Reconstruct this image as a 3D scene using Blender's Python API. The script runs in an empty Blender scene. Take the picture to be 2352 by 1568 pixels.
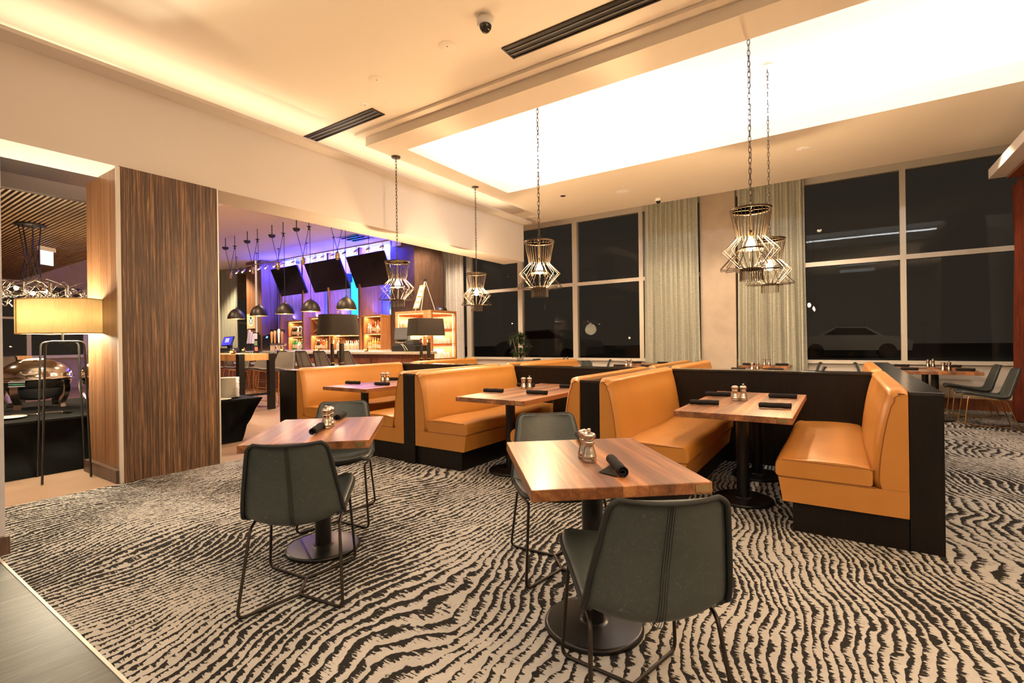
import bpy, math, random
from math import sin, cos, pi, radians, sqrt
from mathutils import Vector, Matrix
random.seed(7)
scene = bpy.context.scene
COL = scene.collection

# ------------------------------------------------------------------ mesh builder
class MB:
    def __init__(s): s.v=[]; s.f=[]; s.m=[]; s.s=[]
    def add(s, vs, fs, mi=0, smooth=False):
        o=len(s.v); s.v+= [tuple(p) for p in vs]
        for f in fs: s.f.append([i+o for i in f]); s.m.append(mi); s.s.append(smooth)
        return s
    def box(s,x0,x1,y0,y1,z0,z1,mi=0):
        if x0>x1:x0,x1=x1,x0
        if y0>y1:y0,y1=y1,y0
        v=[(x,y,z) for z in(z0,z1) for y in(y0,y1) for x in(x0,x1)]
        return s.add(v,[(0,2,3,1),(4,5,7,6),(0,1,5,4),(2,6,7,3),(0,4,6,2),(1,3,7,5)],mi)
    def obox(s,c,ax,ay,az,mi=0):
        c,ax,ay,az=map(Vector,(c,ax,ay,az))
        v=[c+ax*i+ay*j+az*k for k in(-1,1) for j in(-1,1) for i in(-1,1)]
        return s.add(v,[(0,2,3,1),(4,5,7,6),(0,1,5,4),(2,6,7,3),(0,4,6,2),(1,3,7,5)],mi)
    def prism(s,poly,axis,a,b,mi=0,smooth=False):
        # poly: 2D pts; extruded along axis from a to b
        n=len(poly)
        def P(p,t):
            if axis=='x': return (t,p[0],p[1])
            if axis=='y': return (p[0],t,p[1])
            return (p[0],p[1],t)
        v=[P(p,a) for p in poly]+[P(p,b) for p in poly]
        s.add(v,[(i,(i+1)%n,(i+1)%n+n,i+n) for i in range(n)],mi,smooth)
        return s.add(v,[tuple(range(n))[::-1],tuple(range(n,2*n))],mi)
    def tube(s,pts,r,n=8,mi=0,closed=False,cap=True,smooth=True):
        pts=[Vector(p) for p in pts]; N=len(pts)
        rs=r if isinstance(r,(list,tuple)) else [r]*N
        rings=[]; up=None
        for i,p in enumerate(pts):
            if closed: t=(pts[(i+1)%N]-pts[i-1])
            else: t=pts[min(i+1,N-1)]-pts[max(i-1,0)]
            if t.length<1e-9: t=Vector((0,0,1))
            t.normalize()
            if up is None:
                up=Vector((0,0,1)) if abs(t.z)<.9 else Vector((1,0,0))
            a=(up-t*up.dot(t))
            if a.length<1e-6: a=t.orthogonal()
            a.normalize(); up=a; b=t.cross(a)
            rings.append([p+(a*cos(2*pi*k/n)+b*sin(2*pi*k/n))*rs[i] for k in range(n)])
        v=[q for R in rings for q in R]; f=[]
        for i in range(N if closed else N-1):
            j=(i+1)%N
            for k in range(n): f.append((i*n+k,i*n+(k+1)%n,j*n+(k+1)%n,j*n+k))
        s.add(v,f,mi,smooth)
        if cap and not closed:
            s.add(rings[0],[tuple(range(n))[::-1]],mi); s.add(rings[-1],[tuple(range(n))],mi)
        return s
    def lathe(s,prof,n=24,c=(0,0,0),mi=0,smooth=True,sx=1,sy=1):
        v=[];f=[]
        for r,z in prof:
            for k in range(n): v.append((c[0]+sx*r*cos(2*pi*k/n),c[1]+sy*r*sin(2*pi*k/n),c[2]+z))
        for i in range(len(prof)-1):
            for k in range(n): f.append((i*n+k,i*n+(k+1)%n,(i+1)*n+(k+1)%n,(i+1)*n+k))
        s.add(v,f,mi,smooth)
        if prof[0][0]>1e-5: s.add(v[:n],[tuple(range(n))[::-1]],mi)
        if prof[-1][0]>1e-5: s.add(v[-n:],[tuple(range(n))],mi)
        return s
    def grid(s,fn,nu,nv,mi=0,smooth=True,wu=False):
        v=[fn(i/nu,j/nv) for j in range(nv+1) for i in range(nu+1)]
        f=[(j*(nu+1)+i,j*(nu+1)+i+1,(j+1)*(nu+1)+i+1,(j+1)*(nu+1)+i) for j in range(nv) for i in range(nu)]
        return s.add(v,f,mi,smooth)

def tag(o,label=None,cat=None,group=None,kind=None):
    if label: o['label']=label
    if cat: o['category']=cat
    if group: o['group']=group
    if kind: o['kind']=kind
    return o
def obj(name,mb,mats,parent=None,loc=(0,0,0),rot=0,bevel=0,solid=0,sub=0,seg=2):
    me=bpy.data.meshes.new(name)
    me.from_pydata([tuple(p) for p in mb.v],[],mb.f); 
    if not isinstance(mats,(list,tuple)): mats=[mats]
    for m in mats: me.materials.append(m)
    me.polygons.foreach_set('material_index',mb.m); me.polygons.foreach_set('use_smooth',mb.s)
    me.update()
    o=bpy.data.objects.new(name,me); COL.objects.link(o)
    o.location=loc; o.rotation_euler=(0,0,rot)
    if parent: o.parent=parent
    if solid:
        m=o.modifiers.new('s','SOLIDIFY'); m.thickness=abs(solid); m.offset=-1 if solid>0 else 1
    if bevel:
        m=o.modifiers.new('b','BEVEL'); m.width=bevel; m.segments=seg; m.limit_method='ANGLE'; m.angle_limit=radians(40)
    if sub:
        m=o.modifiers.new('u','SUBSURF'); m.levels=sub; m.render_levels=sub
    return o
def empty(name,loc=(0,0,0),rot=0,label=None,cat=None,group=None,kind=None):
    o=bpy.data.objects.new(name,None); COL.objects.link(o); o.location=loc; o.rotation_euler=(0,0,rot); o.empty_display_size=.1
    return tag(o,label,cat,group,kind)
def dup(root,loc,rot=0,label=None,group=None,scale=None):
    kids={}
    for ch in bpy.data.objects:
        if ch.parent is not None: kids.setdefault(ch.parent.name,[]).append(ch)
    def cp(o,par):
        c=o.copy(); COL.objects.link(c)
        if par: c.parent=par
        for ch in kids.get(o.name,[]): cp(ch,c)
        return c
    r=cp(root,None); r.location=loc; r.rotation_euler=(0,0,rot)
    if scale: r.scale=scale
    if label: r['label']=label
    if group: r['group']=group
    return r
def struct(name,mb,mat,label=None,bevel=0,parent=None,cat='structure'):
    o=obj(name,mb,mat,parent,bevel=bevel)
    if not parent: o['kind']='structure'; o['label']=label or name.replace('_',' '); o['category']=cat
    return o

# ------------------------------------------------------------------ materials
def newmat(name):
    m=bpy.data.materials.new(name); m.use_nodes=True; nt=m.node_tree; nt.nodes.clear()
    out=nt.nodes.new('ShaderNodeOutputMaterial'); b=nt.nodes.new('ShaderNodeBsdfPrincipled'); nt.links.new(b.outputs[0],out.inputs[0])
    return m,nt,b,out
def setin(nt,sock,val):
    if isinstance(val,bpy.types.NodeSocket): nt.links.new(val,sock)
    else:
        if hasattr(sock.default_value,'__len__') and not isinstance(val,(int,float)):
            val=tuple(val)
            if len(sock.default_value)==4 and len(val)==3: val=val+(1,)
        sock.default_value=val
def N(nt,t,ins=None,out=0,**at):
    n=nt.nodes.new(t)
    for k,v in at.items(): setattr(n,k,v)
    for k,v in (ins or {}).items(): setin(nt,n.inputs[k],v)
    return n.outputs[out]
def M(nt,op,a,b=0.,c=0.,clamp=False): return N(nt,'ShaderNodeMath',{0:a,1:b,2:c},operation=op,use_clamp=clamp)
def coords(nt,scale=(1,1,1),kind='Object',rot=(0,0,0)):
    c=nt.nodes.new('ShaderNodeTexCoord').outputs[kind]
    return N(nt,'ShaderNodeMapping',{'Vector':c,'Scale':scale,'Rotation':rot})
def noise(nt,vec,scale=5,detail=3,rough=.5,dist=0,out=0): return N(nt,'ShaderNodeTexNoise',{'Vector':vec,'Scale':scale,'Detail':detail,'Roughness':rough,'Distortion':dist},out=out)
def mix(nt,f,a,b): 
    n=nt.nodes.new('ShaderNodeMix'); n.data_type='RGBA'
    setin(nt,n.inputs[0],f); setin(nt,n.inputs[6],a); setin(nt,n.inputs[7],b); return n.outputs[2]
def ramp(nt,f,stops,interp='LINEAR'):
    n=nt.nodes.new('ShaderNodeValToRGB'); nt.links.new(f,n.inputs[0]); cr=n.color_ramp; cr.interpolation=interp
    while len(cr.elements)<len(stops): cr.elements.new(.5)
    for e,(p,c) in zip(cr.elements,stops): e.position=p; e.color=tuple(c)+(1,) if len(c)==3 else c
    return n.outputs[0]
def bump(nt,b,h,strength=.2,dist=.01): nt.links.new(N(nt,'ShaderNodeBump',{'Height':h,'Strength':strength,'Distance':dist}),b.inputs['Normal'])
def simple(name,col,rough=.5,metal=0,spec=.5,var=0,vscale=8,bmp=0,bscale=60,sheen=0,coat=0):
    m,nt,b,o=newmat(name)
    b.inputs['Roughness'].default_value=rough; b.inputs['Metallic'].default_value=metal; b.inputs['Specular IOR Level'].default_value=spec
    if sheen: b.inputs['Sheen Weight'].default_value=sheen
    if coat: b.inputs['Coat Weight'].default_value=coat; b.inputs['Coat Roughness'].default_value=.15
    v=coords(nt)
    if var:
        f=noise(nt,v,vscale,4,.6); setin(nt,b.inputs['Base Color'],mix(nt,f,[c*(1-var) for c in col],[min(1,c*(1+var)) for c in col]))
    else: setin(nt,b.inputs['Base Color'],col)
    if bmp: bump(nt,b,noise(nt,v,bscale,3),bmp,.004)
    return m
def emit(name,col,strength):
    m=bpy.data.materials.new(name); m.use_nodes=True; nt=m.node_tree; nt.nodes.clear()
    out=nt.nodes.new('ShaderNodeOutputMaterial'); e=nt.nodes.new('ShaderNodeEmission'); e.inputs[0].default_value=tuple(col)+(1,); e.inputs[1].default_value=strength
    nt.links.new(e.outputs[0],out.inputs[0]); return m
def clear(name,col=(1,1,1),gl=.25,ior=1.45,rough=0.02,fm=1.):
    # thin clear glass: transparent with fresnel gloss
    m=bpy.data.materials.new(name); m.use_nodes=True; nt=m.node_tree; nt.nodes.clear()
    out=nt.nodes.new('ShaderNodeOutputMaterial')
    t=N(nt,'ShaderNodeBsdfTransparent',{0:col}); g=N(nt,'ShaderNodeBsdfGlossy',{'Color':(1,1,1),'Roughness':rough})
    fr=N(nt,'ShaderNodeFresnel',{'IOR':ior}); fr=M(nt,'ADD',M(nt,'MULTIPLY',fr,fm),gl)
    nt.links.new(N(nt,'ShaderNodeMixShader',{0:fr,1:t,2:g}),out.inputs[0]); return m

def m_carpet():
    m,nt,b,o=newmat('carpet'); v=coords(nt); sp=nt.nodes.new('ShaderNodeSeparateXYZ'); nt.links.new(v,sp.inputs[0]); x,y=sp.outputs[0],sp.outputs[1]
    w1=noise(nt,v,.40,1.5,.45); w2=noise(nt,v,1.25,1.5,.5); w3=noise(nt,coords(nt,(1.2,1,1)),6.5,3,.6)
    u=M(nt,'ADD',M(nt,'MULTIPLY',x,.92),M(nt,'MULTIPLY',y,.16))
    u=M(nt,'ADD',u,M(nt,'MULTIPLY',w1,1.3)); u=M(nt,'ADD',u,M(nt,'MULTIPLY',w2,.36)); u=M(nt,'ADD',u,M(nt,'MULTIPLY',w3,.07))
    ph=M(nt,'FRACT',M(nt,'DIVIDE',u,.045))
    mod=noise(nt,coords(nt,(1,1,1)),.95,2,.5); mod=M(nt,'MULTIPLY',M(nt,'SUBTRACT',mod,.5),1.5)
    jag=noise(nt,coords(nt,(14,62,1)),1,2,.7); brk=noise(nt,coords(nt,(1.6,1,1)),10,3,.65)
    wd=M(nt,'ADD',.50,mod); wd=M(nt,'ADD',wd,M(nt,'MULTIPLY',M(nt,'SUBTRACT',jag,.5),1.7)); wd=M(nt,'ADD',wd,M(nt,'MULTIPLY',M(nt,'SUBTRACT',brk,.5),1.25))
    wd=M(nt,'MINIMUM',wd,.80)
    mask=N(nt,'ShaderNodeMapRange',{0:M(nt,'SUBTRACT',wd,ph),1:-.05,2:.05,3:0.,4:1.})
    e0=N(nt,'ShaderNodeMapRange',{0:ph,1:0.,2:.05,3:0.,4:1.}); mask=M(nt,'MULTIPLY',mask,e0)
    pile=noise(nt,v,230,2,.6); mot=noise(nt,v,5,4,.65)
    mot=M(nt,'ADD',M(nt,'MULTIPLY',mot,.6),M(nt,'MULTIPLY',noise(nt,coords(nt,(60,25,1)),1,3,.7),.45)); base=mix(nt,mot,(.25,.235,.215),(.52,.50,.47)); base=mix(nt,M(nt,'MULTIPLY',pile,.35),base,(.27,.245,.21))
    blk=mix(nt,pile,(.008,.007,.007),(.028,.025,.023))
    setin(nt,b.inputs['Base Color'],mix(nt,mask,base,blk)); b.inputs['Roughness'].default_value=.95; b.inputs['Specular IOR Level'].default_value=.1
    bump(nt,b,M(nt,'SUBTRACT',pile,M(nt,'MULTIPLY',mask,.6)),.5,.004); return m
def m_wood(name,cols,axis=2,plank=.0,grain=1.0,rough=.35,gscale=14,streak=.5,coat=0,bmp=.05,contrast=(.3,.7),along=.06):
    """grain runs along axis; planks vary across first other axis"""
    m,nt,b,o=newmat(name); c=nt.nodes.new('ShaderNodeTexCoord').outputs['Object']
    sp=nt.nodes.new('ShaderNodeSeparateXYZ'); nt.links.new(c,sp.inputs[0]); P=[sp.outputs[i] for i in range(3)]
    a1=[i for i in range(3) if i!=axis]
    off=0.; 
    if plank:
        k=M(nt,'FLOOR',M(nt,'DIVIDE',M(nt,'ADD',P[a1[0]],10.),plank)); rnd=N(nt,'ShaderNodeTexWhiteNoise',{'W':k},noise_dimensions='1D'); off=M(nt,'MULTIPLY',rnd,37.)
    s=[gscale]*3; s[axis]=gscale*along
    cb=N(nt,'ShaderNodeCombineXYZ',{i:(M(nt,'ADD',M(nt,'MULTIPLY',P[i],s[i]),off) if plank else M(nt,'MULTIPLY',P[i],s[i])) for i in range(3)})
    g=noise(nt,cb,1.,5,.62,1.2*grain); g2=noise(nt,cb,6.,3,.6)
    f=M(nt,'ADD',M(nt,'MULTIPLY',g,1-streak*.5),M(nt,'MULTIPLY',g2,streak*.5))
    col=ramp(nt,f,[(contrast[0],cols[0]),((contrast[0]+contrast[1])/2,cols[1]),(contrast[1],cols[2])])
    if plank:
        t=ramp(nt,rnd,[(0,(.55,.52,.5)),(.45,(.95,.95,.95)),(.85,(1.15,1.12,1.05)),(1,(1.75,1.65,1.4))])
        n=nt.nodes.new('ShaderNodeMix'); n.data_type='RGBA'; n.blend_type='MULTIPLY'; n.inputs[0].default_value=1; nt.links.new(col,n.inputs[6]); nt.links.new(t,n.inputs[7]); col=n.outputs[2]
        fr=M(nt,'FRACT',M(nt,'DIVIDE',M(nt,'ADD',P[a1[0]],10.),plank)); gap=M(nt,'LESS_THAN',fr,.012/max(plank*8,.4))
        col=mix(nt,M(nt,'MULTIPLY',gap,.55),col,(.02,.012,.008))
    setin(nt,b.inputs['Base Color'],col); b.inputs['Roughness'].default_value=rough
    if coat: b.inputs['Coat Weight'].default_value=coat; b.inputs['Coat Roughness'].default_value=.2
    if bmp: bump(nt,b,f,bmp,.003)
    return m
def m_leather(name,c0,c1,rough,scr=0):
    m,nt,b,o=newmat(name); v=coords(nt); lo=noise(nt,v,4,4,.6); hi=noise(nt,v,160,3,.6)
    col=mix(nt,lo,c0,c1)
    if scr:
        w=noise(nt,coords(nt,(9,30,5),rot=(.4,.2,.7)),2.2,2,.5,2.5); s1=M(nt,'LESS_THAN',M(nt,'ABSOLUTE',M(nt,'SUBTRACT',w,.5)),.0035)
        col=mix(nt,M(nt,'MULTIPLY',s1,.35),col,(.30,.31,.28)); mo=noise(nt,v,14,5,.7); col=mix(nt,M(nt,'MULTIPLY',mo,.35),col,[k*1.9 for k in c1])
    setin(nt,b.inputs['Base Color'],col); setin(nt,b.inputs['Roughness'],M(nt,'ADD',rough-.08,M(nt,'MULTIPLY',lo,.18)))
    bump(nt,b,M(nt,'ADD',M(nt,'MULTIPLY',hi,.25),lo),.12,.006); return m
def m_curtain(name,c0,c1,sc=(6,6,70)):
    m,nt,b,o=newmat(name); slub=noise(nt,coords(nt,sc),1.6,3,.6); fine=noise(nt,coords(nt,(160,160,30)),1,2)
    setin(nt,b.inputs['Base Color'],mix(nt,M(nt,'ADD',M(nt,'MULTIPLY',slub,1.2),M(nt,'MULTIPLY',M(nt,'SUBTRACT',fine,.9),.5)),c0,c1)); b.inputs['Roughness'].default_value=.9; b.inputs['Specular IOR Level'].default_value=.15
    bump(nt,b,slub,.25,.004); return m

MAT={}
MAT['carpet']=m_carpet()
MAT['walnut']=m_wood('walnut',[(.10,.034,.012),(.26,.098,.034),(.46,.21,.080)],axis=1,plank=.098,rough=.38,gscale=13,coat=.12,contrast=(.32,.68))
MAT['espresso']=m_wood('espresso',[(.0035,.0027,.002),(.006,.0045,.0035),(.012,.008,.006)],axis=2,rough=.42,gscale=30)
MAT['espresso_flat']=m_wood('espresso_flat',[(.006,.0045,.0035),(.012,.009,.007),(.030,.022,.016)],axis=1,rough=.16,gscale=30,coat=.3,bmp=.12)
MAT['espresso'].node_tree.nodes['Principled BSDF'].inputs['Specular IOR Level'].default_value=.22
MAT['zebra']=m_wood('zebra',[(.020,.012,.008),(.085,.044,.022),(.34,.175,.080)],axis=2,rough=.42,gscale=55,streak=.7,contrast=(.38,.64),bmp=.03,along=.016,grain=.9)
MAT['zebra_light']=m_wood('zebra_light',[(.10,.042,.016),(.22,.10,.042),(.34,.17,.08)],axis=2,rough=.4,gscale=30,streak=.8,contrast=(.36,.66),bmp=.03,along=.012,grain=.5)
MAT['barwood']=m_wood('barwood',[(.04,.022,.015),(.085,.048,.032),(.16,.09,.06)],axis=2,rough=.4,gscale=30,streak=1,contrast=(.36,.66),bmp=.03)
MAT['barwall']=m_wood('barwall',[(.09,.08,.10),(.19,.17,.21),(.33,.30,.36)],axis=2,rough=.4,gscale=30,streak=1,contrast=(.36,.66),bmp=.03,along=.015)
MAT['mahogany']=m_wood('mahogany',[(.07,.018,.008),(.17,.05,.02),(.30,.10,.04)],axis=2,rough=.3,gscale=18,coat=.3)
MAT['slat']=m_wood('slat',[(.16,.10,.06),(.30,.20,.12),(.42,.29,.18)],axis=0,rough=.5,gscale=18)
MAT['oak']=m_wood('oak',[(.42,.20,.07),(.58,.31,.12),(.70,.42,.19)],axis=2,rough=.4,gscale=14,plank=.12)
MAT['caramel']=m_wood('caramel',[(.26,.095,.03),(.42,.17,.06),(.55,.26,.10)],axis=2,rough=.35,gscale=16)
MAT['plank']=m_wood('plank',[(.030,.033,.030),(.062,.064,.057),(.13,.13,.115)],axis=1,plank=.31,rough=.4,gscale=22,streak=1,bmp=.1)
MAT['tile']=simple('tile',(.31,.195,.125),.35,var=.18,vscale=1.5)
MAT['paint']=simple('paint',(.58,.525,.475),.75,spec=.2,var=.03,vscale=1.2)
MAT['ceil']=simple('ceil',(.78,.70,.59),.85,spec=.15,var=.02,vscale=.8)
MAT['white']=simple('white',(.85,.83,.80),.8,spec=.2)
MAT['plaster']=simple('plaster',(.47,.385,.30),.8,spec=.2,var=.24,vscale=2.5,bmp=.1,bscale=12)
MAT['concrete']=simple('concrete',(.44,.42,.42),.8,spec=.2,var=.15,vscale=5,bmp=.15,bscale=25)
MAT['leather']=m_leather('leather',(.40,.160,.026),(.50,.215,.042),.36)
MAT['piping']=simple('piping',(.24,.075,.010),.5)
MAT['chair']=m_leather('chair',(.025,.032,.030),(.052,.061,.057),.36,scr=1)
MAT['stool']=m_leather('stool',(.12,.105,.085),(.19,.165,.135),.45)
MAT['thread']=simple('thread',(.012,.013,.012),.8)
MAT['blackmetal']=simple('blackmetal',(.008,.0075,.007),.30,0,.35,var=.2)
MAT['bronze']=simple('bronze',(.030,.022,.016),.42,.6,.5)
MAT['cage']=simple('cage',(.085,.060,.040),.38,.75,.5)
MAT['gunmetal']=simple('gunmetal',(.05,.046,.042),.3,.8)
MAT['gold']=simple('gold',(.60,.34,.11),.28,1)
MAT['brass']=simple('brass',(.55,.40,.20),.3,1)
MAT['copperleg']=simple('copperleg',(.55,.25,.08),.35,1)
MAT['steel']=simple('steel',(.52,.46,.40),.20,1,var=.1,vscale=40)
MAT['chrome']=simple('chrome',(.80,.72,.62),.10,1)
MAT['alum']=simple('alum',(.60,.55,.48),.45,.3)
MAT['napkin']=simple('napkin',(.020,.018,.018),.92,spec=.15,var=.3,vscale=60,bmp=.3,bscale=420)
MAT['blackcloth']=simple('blackcloth',(.0035,.0035,.003),.8,spec=.10,var=.3,vscale=8)
MAT['black']=simple('black',(.010,.010,.010),.4)
MAT['charcoal']=simple('charcoal',(.035,.034,.034),.5)
MAT['screen']=simple('screen',(.012,.010,.010),.12,spec=.6)
MAT['porcelain']=simple('porcelain',(.80,.76,.68),.2)
MAT['curtain']=m_curtain('curtain',(.36,.36,.29),(.74,.72,.62))
MAT['curtain_grey']=m_curtain('curtain_grey',(.42,.39,.37),(.80,.77,.74))
MAT['curtain_dark']=m_curtain('curtain_dark',(.22,.23,.17),(.50,.50,.38))
MAT['redcurtain']=m_curtain('redcurtain',(.045,.009,.005),(.20,.042,.018),(45,45,1.5))
MAT['window']=clear('window',(.75,.72,.68),.003,1.22,0.0,.45)
MAT['clear0']=clear('clear',(.93,.93,.93),.14,1.4)
def m_glass():
    m=clear('glassware',(.93,.93,.93),.12,1.4); nt=m.node_tree; out=[n for n in nt.nodes if n.type=='OUTPUT_MATERIAL'][0]; src=out.inputs[0].links[0].from_socket
    d=N(nt,'ShaderNodeBsdfDiffuse',{0:(.95,.93,.9)}); nt.links.new(N(nt,'ShaderNodeMixShader',{0:.36,1:src,2:d}),out.inputs[0]); return m  # white diffuse mixed in so the glasses look lit
MAT['clear']=m_glass()
MAT['shadedark']=simple('shadedark',(.022,.016,.012),.7,spec=.2)
MAT['shadegold']=simple('shadegold',(.75,.45,.12),.4,.4)
MAT['granite']=simple('granite',(.48,.42,.34),.25,var=.75,vscale=45)
MAT['stone']=simple('stone',(.75,.65,.50),.35,var=.1)
MAT['leaf']=simple('leaf',(.022,.045,.014),.4,var=.4,vscale=6)
MAT['trunk']=simple('trunk',(.30,.22,.14),.8,var=.3)
MAT['bulb']=emit('bulb',(1.0,.68,.37),1900)
MAT['bulbwhite']=emit('bulbwhite',(1.0,.72,.42),45)
MAT['glow']=emit('glow',(1.0,.62,.24),9)
MAT['spotglow']=emit('spotglow',(1.0,.82,.62),14)
MAT['ledblue']=emit('ledblue',(.05,.12,1.0),7)
MAT['ledcyan']=emit('ledcyan',(.03,.55,1.0),2.2)
MAT['ledwarm']=emit('ledwarm',(1.0,.52,.16),5)
MAT['pos']=emit('pos',(.10,.08,.75),1.1)
MAT['posbar']=emit('posbar',(.85,.85,1.0),1.3)
MAT['flame_glow']=emit('flame_glow',(1.0,.42,.06),5)
def m_shade():
    m,nt,b,o=newmat('linen_shade'); st=noise(nt,coords(nt,(30,30,3)),1.5,3,.6)
    setin(nt,b.inputs['Base Color'],mix(nt,st,(.74,.62,.36),(.90,.84,.62))); b.inputs['Roughness'].default_value=.9
    t=N(nt,'ShaderNodeBsdfTranslucent',{0:mix(nt,st,(.78,.66,.38),(.98,.93,.72))}); nt.links.new(N(nt,'ShaderNodeMixShader',{0:.6,1:b.outputs[0],2:t}),o.inputs[0]); return m
MAT['linen']=m_shade()
def m_art():
    m=bpy.data.materials.new('blue_art'); m.use_nodes=True; nt=m.node_tree; nt.nodes.clear(); out=nt.nodes.new('ShaderNodeOutputMaterial')
    v=N(nt,'ShaderNodeTexVoronoi',{'Vector':coords(nt,(3.2,3.2,3.2)),'Scale':1.},out=0)
    c=ramp(nt,v,[(.0,(.75,.85,1.0)),(.22,(.05,.45,1.0)),(.42,(.05,.06,.75)),(.6,(.75,.8,1))],'CONSTANT')
    e=N(nt,'ShaderNodeEmission',{0:c,1:1.0}); nt.links.new(e,out.inputs[0]); return m
MAT['art']=m_art()
# ------------------------------------------------------------------ setting
CE=4.1; SF=3.95; RC=4.574; YW=11.2
struct('floor',MB().box(-5.53,3.2,.72,YW,-.05,0),MAT['carpet'],'zebra patterned beige and black carpet')
struct('floor_planks',MB().box(-4.3,3.2,-5,.705,-.05,0),MAT['plank'],'dark grey wood plank floor beside the carpet')
struct('floor_tile',MB().box(-20,-5.54,-3,YW+.2,-.05,-.002),MAT['tile'],'beige tile floor of the bar area')
struct('trim_1',MB().box(-4.29,3.2,.706,.719,-.05,.004),MAT['alum'],'thin metal strip between planks and carpet')
struct('wall_left',MB().box(-6.9,-4.296,-5,.756,0,CE),MAT['concrete'],'grey concrete wall at the edge of the room')
struct('baseboard_left',MB().box(-4.294,-4.262,-4.9,.77,0,.11),MAT['barwood'],'dark wood baseboard on the concrete wall')
h=MB(); h.box(-6.08,-5.56,.76,8.77,2.94,3.73); h.box(-6.05,-5.35,.76,8.77,3.731,3.765)
struct('wall_header',h,MAT['paint'],'long beige bulkhead over the opening to the bar')
p=MB(); p.box(-6.41,-5.53,1.745,2.6,0,2.938)
for i,f in enumerate(p.f):
    pass
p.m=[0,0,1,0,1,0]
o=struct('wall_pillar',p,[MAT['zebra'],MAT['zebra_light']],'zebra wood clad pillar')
struct('trim_2',MB().box(-5.552,-5.522,1.722,1.75,.0,2.93).box(-5.552,-5.524,2.598,2.612,0,2.93),MAT['alum'],'pale metal corner strips of the zebra wood pillar')
struct('baseboard_pillar',MB().box(-6.42,-5.555,1.70,1.744,0,.12),MAT['barwood'],'dark baseboard at the foot of the pillar')
# ceilings
c=MB()
c.box(-20,3.2,-5,4.45,CE,CE+.1); c.box(-20,-5.35,4.45,9.65,CE,CE+.1); c.box(-20,-7.45,9.65,YW+.2,CE,CE+.1)
struct('ceiling',c,MAT['ceil'],'upper beige plaster ceiling')
s=MB()
s.box(-5.35,3.2,4.45,4.86,SF,4.17); s.box(-5.35,3.2,7.34,9.65,SF,4.17); s.box(-5.35,-4.98,4.86,7.34,SF,4.17); s.box(-6.4,-5.351,9.1,9.65,SF,CE-.001)
struct('ceiling_soffit',s,MAT['ceil'],'dropped ceiling border around the lit recess')
struct('trim_3',MB().box(-5.43,3.2,4.33,4.448,4.065,4.099),MAT['ceil'],'slim cornice along the dropped ceiling')
r=MB(); r.box(-5.6,3.2,4.5,11.3,RC,RC+.1); r.box(-5.6,3.2,4.46,4.5,4.171,RC); r.box(-5.65,-5.6,4.46,9.6,4.171,RC); r.box(-7.45,-5.6,9.66,11.3,RC,RC+.1); r.box(-7.5,-7.45,9.6,11.3,4.2,RC); r.box(-7.45,-5.65,9.6,9.65,4.2,RC)
struct('ceiling_recess',r,MAT['white'],'white cove ceiling inside the recess')
struct('wall_cove',MB().box(-5.6,3.2,7.8,7.84,4.171,RC-.001),MAT['white'],'back wall of the cove')
# outer walls
struct('wall_right',MB().box(3.2,3.3,-5,YW+.3,-.05,RC),MAT['paint'],'right hand wall')
struct('wall_back',MB().box(-6.9,3.3,-5.1,-5,-.05,CE),MAT['paint'],'wall behind the viewpoint')
struct('wall_far_left',MB().box(-20.1,-20,-3,YW+.3,-.05,.95).box(-20.1,-20,-3,YW+.3,3.1,CE),MAT['plaster'],'far wall of the adjoining dining area')
struct('wall_side',MB().box(-20,-6.9,-3.1,-3,-.05,CE),MAT['plaster'],'side wall of the adjoining dining area')
w=MB(); w.box(-9.9,-2.5,YW+.02,YW+.2,0,.765); w.box(-1.8,3.2,YW+.02,YW+.2,0,.765)
struct('wall_window',w,MAT['paint'],'low pale wall under the big windows')
struct('baseboard_window',MB().box(-9.9,-2.51,YW-.012,YW+.018,0,.19).box(-1.79,3.19,YW-.012,YW+.018,0,.19),MAT['mahogany'],'dark wood baseboard under the windows')
struct('wall_pier',MB().box(-2.5,-1.8,YW-.15,YW+.3,0,RC),MAT['plaster'],'mottled plaster pier between the curtains')
struct('wall_pier_left',MB().box(-11.1,-10.45,YW-.1,YW+.3,0,CE),MAT['plaster'],'plaster pier beside the bar')
def window(n,x0,x1,mull,top,label,z0=.77,tr=True,y=YW):
    e=empty('window_%d'%n,(0,0,0),0,label,'window',None,'structure')
    f=MB(); d0,d1=y-.03,y+.09
    f.box(x0,x1,d0-.03,d1,z0-.01,z0+.055); f.box(x0,x1,d0,d1,top-.14,top)
    if tr: f.box(x0,x1,d0,d1,2.635,2.72)
    for a,b in mull: f.box(a,b,d0-.004,d1,z0+.056,top-.141)
    obj('window_frame',f,MAT['alum'],e)
    obj('window_glass',MB().box(x0,x1,y+.03,y+.04,z0+.02,top-.02),MAT['window'],e)
    return e
window(1,-9.9,-2.5,[(-9.08,-8.92),(-7.29,-7.15),(-5.63,-5.5),(-3.9,-3.8)],4.38,'wide dark night window left of the plaster pier')
window(2,-1.8,3.2,[(.90,.985)],4.38,'dark night window right of the plaster pier')
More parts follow.
